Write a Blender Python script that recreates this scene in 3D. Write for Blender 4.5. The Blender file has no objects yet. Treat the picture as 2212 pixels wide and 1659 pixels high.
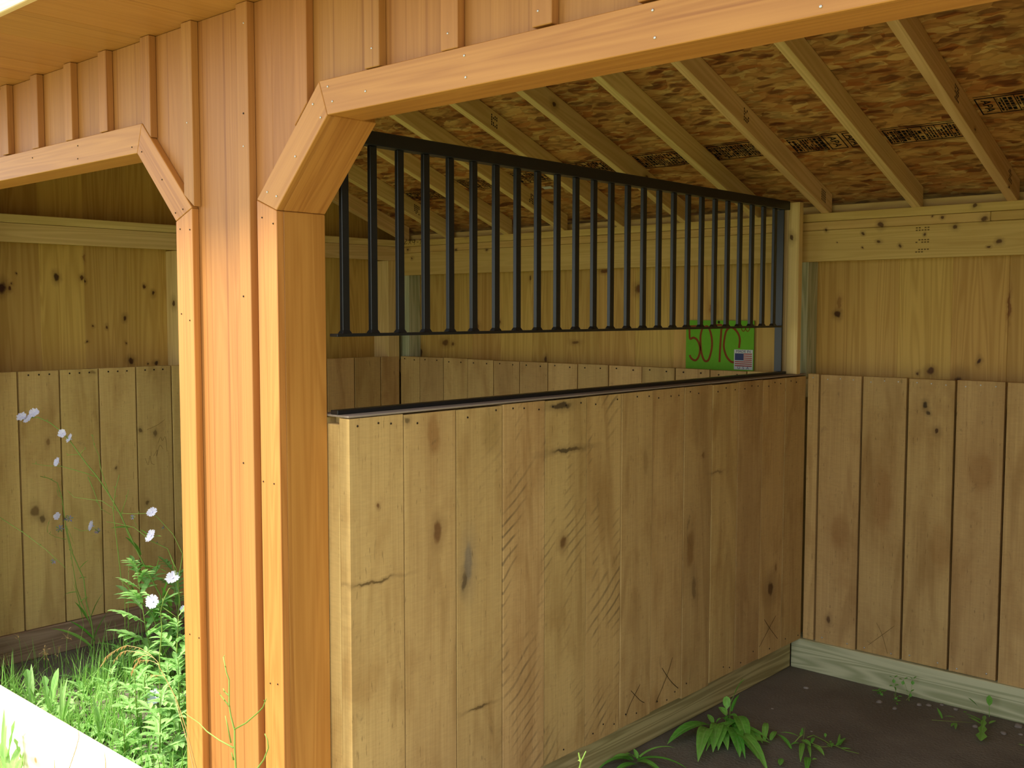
import bpy, math, random
from mathutils import Vector, Matrix
random.seed(7)
PI = math.pi
col = bpy.context.scene.collection
SC = bpy.context.scene

# ---------------------------------------------------------------- camera
W, H = 2212, 1659
CP = Vector((2.1497, -1.6369, 1.6358))
_y, _t, _r = math.radians(42.0425), math.radians(-3.971), math.radians(0.0667)
FPX = 2242.81
FW = Vector((-math.sin(_y)*math.cos(_t), math.cos(_y)*math.cos(_t), math.sin(_t)))
_rt = Vector((math.cos(_y), math.sin(_y), 0)); _up = _rt.cross(FW)
RT = _rt*math.cos(_r) + _up*math.sin(_r); UP = -_rt*math.sin(_r) + _up*math.cos(_r)
cam = bpy.data.cameras.new('camera'); cam.sensor_fit = 'HORIZONTAL'; cam.sensor_width = 36
cam.lens = FPX/W*36; cam.clip_start = .05; cam.clip_end = 200
co = bpy.data.objects.new('camera', cam); col.objects.link(co)
co.matrix_world = Matrix(((RT.x, UP.x, -FW.x, CP.x), (RT.y, UP.y, -FW.y, CP.y), (RT.z, UP.z, -FW.z, CP.z), (0, 0, 0, 1)))
SC.camera = co

# ---------------------------------------------------------------- sky, sun, exposure
wd = bpy.data.worlds.new('sky'); SC.world = wd; wd.use_nodes = True
bg = wd.node_tree.nodes['Background']
bg.inputs[0].default_value = (.86, .93, 1.0, 1); bg.inputs[1].default_value = 2.55
sun = bpy.data.lights.new('sun', 'SUN'); sun.energy = 9.2; sun.angle = math.radians(9); sun.color = (1, .94, .80)
so = bpy.data.objects.new('sun', sun); col.objects.link(so)
AZ, EL = math.radians(-30), math.radians(54)
sd = Vector((math.sin(AZ)*math.cos(EL), -math.cos(AZ)*math.cos(EL), math.sin(EL)))
so.rotation_euler = sd.to_track_quat('Z', 'Y').to_euler(); so.location = (3, -8, 9)
vs = SC.view_settings
SC.display_settings.display_device = 'sRGB'
vs.view_transform = 'Standard'; vs.look = 'None'; vs.exposure = -0.12; vs.gamma = 1; vs.use_curve_mapping = False

# ---------------------------------------------------------------- helpers
def ray(u, v): return FW + RT*((u-W/2)/FPX) - UP*((v-H/2)/FPX)
def at(u, v, ax, val):
    d = ray(u, v); return CP + d*((val-CP[ax])/d[ax])
def at_plane(u, v, p, n):
    d = ray(u, v); return CP + d*((Vector(p)-CP).dot(n)/d.dot(n))

def lin(c):
    if isinstance(c, str): c = [int(c[i:i+2], 16)/255 for i in (0, 2, 4)]
    return tuple((x/12.92 if x <= .04045 else ((x+.055)/1.055)**2.4) for x in c) + (1,)

class MB:
    """collects solids; every vertex carries grain coordinates, a random value and a mark value"""
    def __init__(s): s.v = []; s.f = []; s.g = []; s.r = []; s.m = []
    def add(s, vs, fs, A=(0, 0, 1), U=(1, 0, 0), V=(0, 1, 0), rnd=None, mk=0., gs=None):
        b = len(s.v); rnd = random.random() if rnd is None else rnd
        A, U, V = Vector(A), Vector(U), Vector(V)
        for i, p in enumerate(vs):
            p = Vector(p); s.v.append(p)
            s.g.append(gs[i] if gs else (p.dot(A), p.dot(U), p.dot(V))); s.r.append(rnd); s.m.append(mk)
        for f in fs: s.f.append([b+i for i in f])
        return s
    def box(s, x0, x1, y0, y1, z0, z1, axis='z', rnd=None, mk=0.):
        vs = [(x, y, z) for z in (z0, z1) for y in (y0, y1) for x in (x0, x1)]
        fs = [(0, 2, 3, 1), (4, 5, 7, 6), (0, 1, 5, 4), (2, 6, 7, 3), (0, 4, 6, 2), (1, 3, 7, 5)]
        a = {'x': ((1, 0, 0), (0, 0, 1), (0, 1, 0)), 'y': ((0, 1, 0), (1, 0, 0), (0, 0, 1)), 'z': ((0, 0, 1), (1, 0, 0), (0, 1, 0))}[axis]
        return s.add(vs, fs, *a, rnd=rnd, mk=mk)
    def prism(s, poly, fn0, fn1, A, U, V, rnd=None, mk=0.):
        """poly: 2-D points; fn0/fn1 turn one into the near/far 3-D point"""
        n = len(poly)
        vs = [fn0(*p) for p in poly] + [fn1(*p) for p in poly]
        fs = [tuple(range(n)), tuple(range(2*n-1, n-1, -1))] + [(i, n+i, n+(i+1) % n, (i+1) % n) for i in range(n)]
        return s.add(vs, fs, A, U, V, rnd, mk)
    def tube(s, pts, r0, r1=None, n=5, rnd=None):
        r1 = r0 if r1 is None else r1; pts = [Vector(p) for p in pts]; k = len(pts); vs = []; gs = []
        for i, p in enumerate(pts):
            d = (pts[min(i+1, k-1)] - pts[max(i-1, 0)]).normalized()
            a = d.cross(Vector((.3, .9, .2))).normalized(); b = d.cross(a); r = r0 + (r1-r0)*i/max(1, k-1)
            for j in range(n):
                t = 2*PI*j/n; vs.append(p + (a*math.cos(t)+b*math.sin(t))*r); gs.append((i*.02, j*.01, 0))
        fs = [(i*n+j, i*n+(j+1) % n, (i+1)*n+(j+1) % n, (i+1)*n+j) for i in range(k-1) for j in range(n)]
        fs += [tuple(range(n-1, -1, -1)), tuple((k-1)*n+j for j in range(n))]
        return s.add(vs, fs, rnd=rnd, gs=gs)
    def leaf(s, base, d, L, w, droop=.5, prof='lance', seg=8, fold=.25, roll=0., rnd=None):
        """a leaf blade that starts along d and bends down, with a V fold and its own outline"""
        d = Vector(d).normalized(); p = Vector(base)
        side = d.cross(Vector((0, 0, 1)))
        side = side.normalized() if side.length > .05 else Vector((1, 0, 0))
        side = Matrix.Rotation(roll, 3, d) @ side
        vs = []; gs = []; step = L/seg
        for i in range(seg+1):
            t = i/seg
            if prof == 'lance': k = math.sin(PI*min(1, t*.92+.08))**.8*(1-.25*t)
            elif prof == 'ovate': k = (max(0, (t-.22)/.78)**.5*(max(0, 1-t))**.55)*1.7 if t > .22 else .06
            elif prof == 'spoon': k = .09 if t < .5 else math.sin(PI*min(1, (t-.5)/.5))**.6 + .05
            elif prof == 'blade': k = (1-t)**.6
            elif prof == 'lobed': k = (.25+.75*t)*(1.0 if i % 2 else .45) if t < .95 else .15
            else: k = 1
            k = max(k, .03); nrm = side.cross(d).normalized()
            e = side*(w*.5*k); q = nrm*(w*.5*k*fold)
            vs += [p-e+q, p, p+e+q]; gs += [(t, -k, 0), (t, 0, 0), (t, k, 0)]
            p = p + d*step
            d = (d + Vector((0, 0, -1))*(droop/seg)).normalized()
        fs = []
        for i in range(seg):
            a = i*3; fs += [(a, a+1, a+4, a+3), (a+1, a+2, a+5, a+4)]
        return s.add(vs, fs, rnd=rnd, gs=gs)
    def build(s, name, mat, parent=None, bevel=0., smooth=False, origin=None):
        me = bpy.data.meshes.new(name)
        n = len(s.v)
        if origin is None:
            origin = Vector((sum(p.x for p in s.v)/n, sum(p.y for p in s.v)/n, min(p.z for p in s.v)))
        origin = Vector(origin)
        me.from_pydata([p-origin for p in s.v], [], s.f); me.update()
        a = me.attributes.new('gc', 'FLOAT_VECTOR', 'POINT'); a.data.foreach_set('vector', [c for g in s.g for c in g])
        a = me.attributes.new('rnd', 'FLOAT', 'POINT'); a.data.foreach_set('value', s.r)
        a = me.attributes.new('mk', 'FLOAT', 'POINT'); a.data.foreach_set('value', s.m)
        me.materials.append(mat)
        if smooth: me.polygons.foreach_set('use_smooth', [True]*len(me.polygons))
        o = bpy.data.objects.new(name, me); col.objects.link(o)
        attach(o, parent, origin)
        if bevel:
            b = o.modifiers.new('bevel', 'BEVEL'); b.width = bevel; b.segments = 1; b.limit_method = 'ANGLE'
        return o

def wpos(o):
    p = Vector(o.location)
    while o.parent: o = o.parent; p += Vector(o.location)
    return p
def attach(o, parent, loc):
    if parent: o.parent = parent; o.location = Vector(loc) - wpos(parent)
    else: o.location = loc
def tag(o, label=None, cat=None, group=None, kind=None):
    for k, v in (('label', label), ('category', cat), ('group', group), ('kind', kind)):
        if v: o[k] = v
    return o
def thing(name, loc, label, cat, group=None, kind=None):
    o = bpy.data.objects.new(name, None); o.empty_display_size = .05; col.objects.link(o); o.location = loc
    return tag(o, label, cat, group, kind)
def copy_to(o, parent, loc):
    c = o.copy(); col.objects.link(c); attach(c, parent, loc); return c

# ---------------------------------------------------------------- materials
D_, XL_ = 2.737, -2.744      # the faces of the back and the left wall (see dimensions)
def new_mat(name, rough=.6, spec=.3):
    m = bpy.data.materials.new(name); m.use_nodes = True
    nt = m.node_tree; b = nt.nodes['Principled BSDF']
    b.inputs['Roughness'].default_value = rough; b.inputs['Specular IOR Level'].default_value = spec
    return m, nt, b
class NT:
    def __init__(s, nt): s.nt = nt
    def n(s, t, **kw):
        x = s.nt.nodes.new(t)
        for k, v in kw.items(): setattr(x, k, v)
        return x
    def link(s, a, b): s.nt.links.new(a, b)
    def put(s, sock, v):
        if hasattr(v, 'is_output') or isinstance(v, bpy.types.NodeSocket): s.link(v, sock)
        else: sock.default_value = v
    def m(s, op, a, b=0., c=None, clamp=False):
        x = s.n('ShaderNodeMath', operation=op, use_clamp=clamp); s.put(x.inputs[0], a); s.put(x.inputs[1], b)
        if c is not None: s.put(x.inputs[2], c)
        return x.outputs[0]
    def vm(s, op, a, b):
        x = s.n('ShaderNodeVectorMath', operation=op); s.put(x.inputs[0], a); s.put(x.inputs[1], b); return x.outputs[0]
    def attr(s, name, out='Fac'):
        return s.n('ShaderNodeAttribute', attribute_name=name).outputs[out]
    def noise(s, vec, scale=1., detail=2., dist=0., out=0, rough=.5):
        x = s.n('ShaderNodeTexNoise'); s.put(x.inputs['Vector'], vec); x.inputs['Scale'].default_value = scale
        x.inputs['Detail'].default_value = detail; x.inputs['Distortion'].default_value = dist; x.inputs['Roughness'].default_value = rough
        return x.outputs[out]
    def mix(s, f, a, b, blend='MIX'):
        x = s.n('ShaderNodeMix', data_type='RGBA', blend_type=blend); s.put(x.inputs[0], f); s.put(x.inputs[6], a); s.put(x.inputs[7], b)
        return x.outputs[2]
    def ramp(s, f, stops):
        x = s.n('ShaderNodeValToRGB'); s.put(x.inputs[0], f); e = x.color_ramp.elements
        while len(e) < len(stops): e.new(.5)
        for i, (p, c) in enumerate(stops): e[i].position = p; e[i].color = c if len(c) == 4 else (*c, 1)
        return x.outputs[0]
    def rng(s, v, a, b, c=0., d=1., smooth=True):
        x = s.n('ShaderNodeMapRange', interpolation_type='SMOOTHSTEP' if smooth else 'LINEAR')
        s.put(x.inputs[0], v); x.inputs[1].default_value = a; x.inputs[2].default_value = b; x.inputs[3].default_value = c; x.inputs[4].default_value = d
        return x.outputs[0]
    def hsv(s, c, h=.5, sa=1., v=1.):
        x = s.n('ShaderNodeHueSaturation'); s.put(x.inputs['Hue'], h); s.put(x.inputs['Saturation'], sa); s.put(x.inputs['Value'], v); s.put(x.inputs['Color'], c)
        return x.outputs[0]

def wood(name, light, dark, knot='3a1d0c', kn=(2.2, .55, .03), fine=.35, rings=.25, var=.18, rough=.62, bump=.25, saw=False, lines=0., hue=.012, spec=.25, blotch=0., feats=()):
    m, nt, b = new_mat(name, rough, spec); N = NT(nt)
    gc = N.attr('gc', 'Vector'); rnd = N.attr('rnd')
    sh = N.n('ShaderNodeCombineXYZ')
    for i, k in enumerate((17.3, 9.1, 5.7)): N.link(N.m('MULTIPLY', rnd, k), sh.inputs[i])
    vec = N.vm('ADD', gc, sh.outputs[0])
    broad = N.noise(N.vm('MULTIPLY', vec, (.55, 11., 11.)), 1., 2., .5)
    fin = N.noise(N.vm('MULTIPLY', vec, (2.5, 150., 150.)), 1., 3., .0)
    ring = N.m('ADD', N.m('MULTIPLY', N.m('SINE', N.m('MULTIPLY', broad, 62.)), .5), .5)
    val = N.m('ADD', N.m('MULTIPLY', broad, 1.-fine-rings), N.m('ADD', N.m('MULTIPLY', fin, fine), N.m('MULTIPLY', ring, rings)))
    c = N.ramp(val, [(.2, lin(dark)), (.72, lin(light))])
    if lines:
        l = N.noise(N.vm('MULTIPLY', vec, (.25, 75., 75.)), 1., 1., 0.)
        c = N.mix(N.m('MULTIPLY', N.rng(l, .60, .70), lines), c, N.mix(.6, c, lin(dark), 'MULTIPLY'))
    if blotch:
        l = N.noise(N.vm('MULTIPLY', vec, (3., 6., 6.)), 1., 4., .3, rough=.6)
        c = N.mix(N.m('MULTIPLY', N.rng(l, .45, .75), blotch), c, N.mix(.75, c, lin(dark), 'MULTIPLY'))
    # knots
    sx = N.n('ShaderNodeSeparateXYZ'); N.link(vec, sx.inputs[0])
    cb = N.n('ShaderNodeCombineXYZ'); N.link(N.m('MULTIPLY', sx.outputs[0], .75), cb.inputs[0]); N.link(N.m('ADD', sx.outputs[1], sx.outputs[2]), cb.inputs[1])
    wob = N.noise(gc, 30., 2., 0., 1)
    kv = N.vm('ADD', cb.outputs[0], N.vm('MULTIPLY', N.vm('SUBTRACT', wob, (.5, .5, .5)), (.022, .016, 0)))
    vo = N.n('ShaderNodeTexVoronoi', voronoi_dimensions='2D', feature='F1'); N.link(kv, vo.inputs['Vector']); vo.inputs['Scale'].default_value = kn[0]
    cs = N.n('ShaderNodeSeparateColor'); N.link(vo.outputs['Color'], cs.inputs[0])
    rad = N.m('MULTIPLY', N.m('ADD', N.m('MULTIPLY', cs.outputs[1], 1.1), .35), kn[2]*kn[0])
    on = N.m('LESS_THAN', cs.outputs[0], kn[1])
    q = N.m('DIVIDE', vo.outputs['Distance'], rad)
    core = N.m('MULTIPLY', N.rng(q, 1.0, .55), on); halo = N.m('MULTIPLY', N.rng(q, 3.2, .8), on)
    c = N.mix(N.m('MULTIPLY', halo, .55), c, N.mix(.5, lin(dark), lin(knot)))
    c = N.mix(N.m('MULTIPLY', core, .9), c, lin(knot))
    if feats:
        fw = N.vm('ADD', gc, N.vm('MULTIPLY', N.vm('SUBTRACT', N.noise(gc, 22., 3., 0., 1), (.5, .5, .5)), (.035, .028, 0)))
        for al, ac, ra, rc, cc, st in feats:
            dv = N.vm('DIVIDE', N.vm('MULTIPLY', N.vm('SUBTRACT', fw, (al, ac, 0)), (1, 1, 0)), (ra, rc, 1))
            ln = N.n('ShaderNodeVectorMath', operation='LENGTH'); N.link(dv, ln.inputs[0])
            c = N.mix(N.m('MULTIPLY', N.rng(ln.outputs['Value'], 2.6, .6), st*.4), c, lin(cc))
            c = N.mix(N.m('MULTIPLY', N.rng(ln.outputs['Value'], 1.1, .5), st), c, lin(cc))
    if saw:
        mk = N.attr('mk')
        g2 = N.n('ShaderNodeSeparateXYZ'); N.link(gc, g2.inputs[0])
        s_ = N.m('SUBTRACT', g2.outputs[0], N.m('MULTIPLY', g2.outputs[1], .75))
        s_ = N.m('ADD', s_, N.m('MULTIPLY', N.noise(gc, 9., 1.), .02))
        wv = N.m('SINE', N.m('MULTIPLY', N.m('ADD', s_, N.m('MULTIPLY', N.noise(gc, 3., 1.), .12)), 150.))
        ms = N.m('MULTIPLY', N.rng(wv, .45, 1.), N.rng(N.noise(N.vm('MULTIPLY', vec, (3., 9., 9.)), 1., 3.), .45, .7))
        ms = N.m('MULTIPLY', ms, mk)
        c = N.mix(N.m('MULTIPLY', ms, .55), c, lin('3a3428'))
        # sawn fuzz across the grain and dark flecks along it
        fz = N.noise(N.vm('MULTIPLY', vec, (160., 22., 22.)), 1., 3., .6, rough=.6)
        c = N.hsv(c, .5, 1., N.rng(fz, .3, .7, .95, 1.05, smooth=False))
        fl = N.noise(N.vm('MULTIPLY', vec, (26., 170., 170.)), 1., 2.)
        c = N.mix(N.m('MULTIPLY', N.rng(fl, .66, .76), .5), c, lin('5a4426'))
        wp = N.noise(N.vm('MULTIPLY', vec, (1.2, 7., 7.)), 1., 2., 1.5)
        c = N.mix(N.m('MULTIPLY', N.rng(wp, .5, .72), .4), c, lin('8f6a38'))
        # faint handling scuffs on every board
        sc = N.noise(N.vm('MULTIPLY', vec, (7., 13., 13.)), 1., 5., 1.2, rough=.7)
        c = N.mix(N.m('MULTIPLY', N.rng(sc, .62, .78), .45), c, lin('4a4030'))
    r2 = N.m('FRACT', N.m('MULTIPLY', rnd, 7.13))
    c = N.hsv(c, N.m('ADD', .5, N.m('MULTIPLY', N.m('SUBTRACT', r2, .5), hue*2)), 1., N.m('ADD', 1.-var*.5, N.m('MULTIPLY', rnd, var)))
    N.link(c, b.inputs['Base Color'])
    bp = N.n('ShaderNodeBump'); bp.inputs['Strength'].default_value = bump; bp.inputs['Distance'].default_value = .002
    N.link(val, bp.inputs['Height']); N.link(bp.outputs[0], b.inputs['Normal'])
    return m

def plain(name, c, rough=.5, spec=.3, metal=0., nz=0.):
    m, nt, b = new_mat(name, rough, spec); N = NT(nt); b.inputs['Metallic'].default_value = metal
    tc = N.n('ShaderNodeTexCoord').outputs['Object']
    k = N.noise(tc, 40., 3.)
    N.link(N.hsv(lin(c), .5, 1., N.rng(k, .3, .7, 1-nz, 1+nz)), b.inputs['Base Color'])
    return m

def leafmat(name, a, bcol, vein=.25, rough=.5, trans=.35):
    m, nt, b = new_mat(name, rough, .35); N = NT(nt)
    gc = N.attr('gc', 'Vector'); rnd = N.attr('rnd')
    s = N.n('ShaderNodeSeparateXYZ'); N.link(gc, s.inputs[0])
    c = N.mix(rnd, lin(a), lin(bcol))
    mid = N.rng(N.m('ABSOLUTE', s.outputs[1]), .12, .0)
    vn = N.rng(N.m('SINE', N.m('MULTIPLY', N.m('ADD', s.outputs[0], N.m('MULTIPLY', N.m('ABSOLUTE', s.outputs[1]), -.12)), 55.)), .5, 1.)
    c = N.mix(N.m('MULTIPLY', N.m('MAXIMUM', mid, N.m('MULTIPLY', vn, .4)), vein), c, lin('b9cf8a'))
    c = N.hsv(c, .5, 1., N.rng(N.noise(gc, 3., 2.), .3, .7, .85, 1.15))
    N.link(c, b.inputs['Base Color'])
    t = N.n('ShaderNodeBsdfTranslucent'); N.link(c, t.inputs['Color'])
    mx = N.n('ShaderNodeMixShader'); mx.inputs[0].default_value = trans
    N.link(b.outputs[0], mx.inputs[1]); N.link(t.outputs[0], mx.inputs[2])
    N.link(mx.outputs[0], nt.nodes['Material Output'].inputs['Surface'])
    return m

M = {}
M['siding'] = wood('stained_siding', 'b37c42', '9b6530', '633a1a', (1.6, .18, .016), .45, .12, .08, .5, .2, lines=.5, spec=.35, hue=.004)
M['casing'] = wood('stained_casing', 'bf8440', 'a4692c', '5e3416', (1.6, .12, .012), .35, .2, .08, .45, .2, lines=.35, spec=.4, hue=.004)
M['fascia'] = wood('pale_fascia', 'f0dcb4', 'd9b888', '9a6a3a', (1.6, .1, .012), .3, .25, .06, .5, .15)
def ft(pts, ax, val, along=2):
    """knots and stains seen on one wall: pixel, half height, half width in metres, colour, strength"""
    r = []
    for u, v, ra, rc, cc, st in pts:
        p = at(u, v, ax, val); ac = 0 if ax == 1 else 1
        r.append((p[along], p[ac] if along == 2 else p.z, ra, rc, cc, st))
    return r
def kick(name, feats): return wood(name, 'cead70', 'b2905a', '4a2f18', (1.5, .26, .022), .5, .06, .22, .75, .5, saw=True, hue=.006, blotch=.5, feats=feats)
def pine(name, feats): return wood(name, 'cfaa5c', 'b38d44', '3c1d0d', (2.3, .25, .018), .25, .3, .20, .6, .15, hue=.006, feats=feats)
KB, KG, KD = '6a4522', '8a7a62', '332619'
M['kick'] = kick('rough_oak_partition', ft([(938, 940, .07, .03, '8a5e2e', .55), (945, 1150, .035, .02, KB, .8), (1012, 1215, .07, .022, KG, .85), (1003, 1255, .03, .012, '4a3c2a', .7), (1216, 1172, .022, .018, KB, .8), (1493, 1185, .08, .03, '8a6434', .7), (1500, 1270, .05, .018, '6a5030', .6),
    (1212, 876, .012, .06, KD, .8), (1228, 972, .008, .09, KD, .75), (810, 1256, .004, .075, '5a4626', .8), (1035, 1527, .005, .05, '5a4626', .8), (1676, 1228, .02, .012, KB, .6), (817, 1095, .008, .006, KB, .8), (1060, 930, .08, .05, '94743e', .4), (1520, 985, .012, .01, KB, .6), (1550, 1020, .006, .05, '6a5030', .5), (1395, 1000, .05, .02, '8a6a3a', .4), (880, 910, .01, .01, KD, .6)], 0, 0.))
M['kick_back'] = kick('rough_oak_back', ft([(1999, 876, .016, .011, '2e2216', .85), (2003, 893, .009, .009, '3a2c1c', .8), (1789, 1338, .02, .012, '4e351e', .8), (1815, 1150, .1, .05, '8f6230', .4), (1905, 1080, .16, .05, '915f2c', .4), (2030, 1180, .12, .05, '94642f', .35), (2120, 1020, .1, .06, '8f602c', .35), (825, 855, .03, .012, '3a2c1c', .6)], 1, D_))
M['kick_left'] = kick('rough_oak_left', ft([(76, 1105, .03, .022, '5a3c1e', .7), (92, 1120, .02, .016, '4a331c', .7), (303, 930, .014, .01, '4a331c', .7), (335, 935, .018, .012, '4a331c', .6), (318, 1085, .015, .008, '4a331c', .7), (104, 955, .018, .01, '6a4522', .6), (250, 1012, .01, .008, '4a331c', .7), (200, 805, .01, .02, '5a3c1e', .5)], 0, XL_))
M['pine'] = pine('pine_boards_back', ft([(1809, 680, .017, .014, '3a1c0a', .9), (1812, 655, .03, .012, '7a4a20', .5), (2115, 780, .014, .009, '3a1c0a', .9), (2010, 802, .016, .018, '4a240e', .85), (1983, 808, .008, .008, '4a240e', .8), (2180, 660, .07, .006, '7a4a20', .7), (962, 740, .02, .03, '5a3214', .8), (978, 742, .012, .012, '5a3214', .8), (1178, 775, .018, .012, '4a240e', .85), (1378, 625, .025, .02, '5a2c10', .85), (1306, 586, .012, .03, '5a2c10', .8), (1243, 740, .012, .03, '5a3214', .7), (1078, 695, .014, .012, '4a240e', .85), (1030, 705, .02, .02, '6a3c18', .7), (1146, 600, .016, .008, '4a240e', .8), (1540, 665, .03, .02, '7a4014', .7)], 1, D_+.14))
M['pine_left'] = pine('pine_boards_left', ft([(8, 622, .030, .018, '3a170a', .95), (24, 624, .012, .009, '4a1e0c', .9), (126, 599, .020, .015, '33180c', .9), (181, 599, .014, .010, '4a2410', .9), (274, 687, .017, .011, '3a1c0c', .9), (235, 708, .010, .006, '4a2410', .9), (205, 706, .008, .006, '4a2410', .85), (192, 738, .006, .007, '3a1c0c', .85), (275, 740, .008, .006, '4a2410', .8), (287, 780, .018, .018, '3a1c0c', .9), (341, 784, .012, .012, '33180c', .9), (324, 787, .008, .006, '33180c', .8), (316, 619, .010, .006, '4a2410', .9), (39, 590, .006, .004, '33180c', .9), (31, 614, .007, .005, '4a2410', .8), (186, 557, .02, .006, '7a4a20', .6)], 0, XL_-.12))
FK = [(408, 295, 9), (648, 312, 8), (750, 370, 11), (890, 396, 8), (1240, 275, 14), (1535, 370, 13), (640, 403, 5), (475, 372, 4), (1170, 215, 9), (1440, 222, 16), (765, 262, 16), (1052, 322, 8), (1378, 130, 14), (1096, 206, 5)]
M['frame'] = wood('spruce_lumber', 'e2c488', 'c6a466', '4a2c16', (4.0, .35, .011), .25, .25, .10, .65, .15)
M['plate'] = wood('spruce_plate', 'd4b670', 'bb9a54', '4a2c16', (4.0, .25, .009), .25, .2, .08, .65, .15, feats=ft([(1650+x/3.016, 400+y/3.016, k*.0009, k*.0008, '4a2c16', .85) for x, y, k in FK] + [(985, 538, .010, .007, '3a2010', .9), (1051, 540, .010, .007, '4a2c16', .8), (1000, 680, .008, .006, '4a2c16', .7), (1245, 505, .009, .008, '5a2c16', .8), (1118, 533, .006, .01, '4a2c16', .6)], 1, D_, 0))
M['treated'] = wood('treated_timber', 'c9c8a0', '9fa278', '5a5230', (1.2, .25, .03), .2, .45, .14, .7, .2)
M['old'] = wood('weathered_timber', 'a58c70', '7a6248', '4a3828', (1.2, .25, .03), .3, .3, .1, .75, .2)
M['warm'] = wood('treated_timber_warm', 'c4b480', '98885a', '5a4a2c', (1.2, .25, .03), .2, .45, .1, .7, .2)
M['grey'] = wood('sky_grey_end_grain', 'a39384', '7d6c5c', '5a4a3c', (1, .0, .01), .5, .1, .1, .85, .2)  # end grain of the board tops, reflected sky painted in as grey
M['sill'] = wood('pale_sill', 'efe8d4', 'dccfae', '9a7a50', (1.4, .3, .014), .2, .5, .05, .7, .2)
M['steel'] = plain('black_steel', '17191a', .38, .5, .0, .1)
M['nail'] = plain('galvanised_nail', 'c8c8c4', .35, .5, .8, .05)
M['rust'] = plain('dark_nail', '2a1d12', .6, .3, .2, .1)
M['stone'] = plain('pebble', '8c8278', .85, .2, 0, .2)
M['paper'] = plain('green_card', '6cae2a', .7, .2, 0, .03)
M['marker'] = plain('brown_marker', '84421c', .7, .2, 0, .05)
M['white'] = plain('white_sticker', 'c9cbc4', .5, .3, 0, .02)
M['blue'] = plain('sticker_blue', '2c3766', .5, .3, 0, .02)
M['red'] = plain('sticker_red', 'a0271f', .5, .3, 0, .02)
M['faint'] = plain('faint_ink', '6e5a34', .8, .1, 0, .1)
M['ink'] = plain('black_ink', '14120e', .8, .1, 0, .1)
M['shingle'] = plain('roof_shingle', '55504a', .9, .1, 0, .2)
M['leaf'] = leafmat('weed_leaf', '62ac3a', '92cc5a')
M['leaf2'] = leafmat('dock_leaf', '62b43c', '8ccc58', .35)
M['mug'] = leafmat('mugwort_leaf', '86bd62', 'b2dc8c', .15)
M['dand'] = leafmat('dandelion_leaf', '84ba58', 'b4da88', .5)
M['stem'] = leafmat('stem', '86a848', 'a8c060', 0.)
M['grass'] = leafmat('grass_blade', '74b044', 'a6d06c', 0.)
M['dry'] = leafmat('dry_seed', 'c09a5c', 'd8b880', 0., .7, .2)
M['petal'] = leafmat('chicory_petal', 'dcdaf8', 'f0effd', 0., .6, .4)
M['bud'] = leafmat('chicory_bud', '6a8a3a', '7a72b0', 0.)

def osb():
    m, nt, b = new_mat('osb_sheathing', .7, .2); N = NT(nt)
    gc = N.attr('gc', 'Vector')
    base = lin('8a6230'); c = None
    wob = N.vm('MULTIPLY', N.vm('SUBTRACT', N.noise(gc, 9., 3., 0., 1), (.5, .5, .5)), (.05, .05, 0))
    g = N.vm('ADD', gc, wob)
    lay = []
    for ang, sc in ((.12, 1.0), (-.6, 1.25), (.95, 1.0), (2.0, 1.2), (-.25, 1.5)):
        mp = N.n('ShaderNodeMapping'); N.link(g, mp.inputs['Vector']); mp.inputs['Rotation'].default_value = (0, 0, ang); mp.inputs['Scale'].default_value = (10*sc, 30*sc, 1)
        v = N.n('ShaderNodeTexVoronoi', voronoi_dimensions='2D'); N.link(mp.outputs[0], v.inputs['Vector']); v.inputs['Scale'].default_value = 1.
        s = N.n('ShaderNodeSeparateColor'); N.link(v.outputs['Color'], s.inputs[0])
        lay.append((s.outputs[0], s.outputs[1], v.outputs['Distance'], s.outputs[2], mp.outputs[0]))
    tones = [(0., lin('a4642e')), (.3, lin('b48248')), (.7, lin('c09050')), (1., lin('cea866'))]
    c = N.ramp(lay[0][0], tones)
    for r, p, d, q, mv in lay[1:]:
        c = N.mix(N.m('GREATER_THAN', p, .6), c, N.ramp(r, tones))
    for k in (0, 1, 2, 3, 4):
        r, p, d, q, mv = lay[k]
        fib = N.noise(N.vm('MULTIPLY', mv, (.5, 6., 1.)), 1., 3.)
        edge = N.m('MULTIPLY', N.rng(d, .28, .52), N.m('GREATER_THAN', q, .8))
        c = N.mix(N.m('MULTIPLY', edge, .3), c, lin('4e2c10'))
        if k < 3: c = N.mix(N.m('MULTIPLY', N.m('MULTIPLY', N.m('LESS_THAN', r, .07), N.rng(d, .5, .3)), .7), c, lin('5a2a10'))
        c = N.mix(N.m('MULTIPLY', N.rng(fib, .5, .75), .12), c, lin('6b4420'))
    big = N.noise(gc, 5., 3.)
    c = N.hsv(c, .5, 1., N.rng(big, .3, .7, .86, 1.1))
    N.link(c, b.inputs['Base Color']); return m
M['osb'] = osb()

def dirt(name, a, bcol, grains):
    m, nt, b = new_mat(name, .95, .1); N = NT(nt)
    p = N.n('ShaderNodeTexCoord').outputs['Object']
    n1 = N.noise(p, 3., 5., .3); n2 = N.noise(p, 90., 4.); n3 = N.noise(p, 260., 2.)
    c = N.mix(N.rng(n1, .3, .7), lin(a), lin(bcol))
    c = N.mix(N.m('MULTIPLY', N.rng(n2, .55, .75), .35), c, lin(grains))
    c = N.mix(N.m('MULTIPLY', N.rng(n3, .66, .74), .5), c, lin('8f877a'))
    N.link(c, b.inputs['Base Color'])
    bp = N.n('ShaderNodeBump'); bp.inputs['Strength'].default_value = .5; bp.inputs['Distance'].default_value = .01
    N.link(N.m('ADD', n2, N.m('MULTIPLY', n1, .8)), bp.inputs['Height']); N.link(bp.outputs[0], b.inputs['Normal'])
    return m
M['dirt'] = dirt('dark_dirt', '6a6257', '7b7367', '8a8276')
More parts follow.
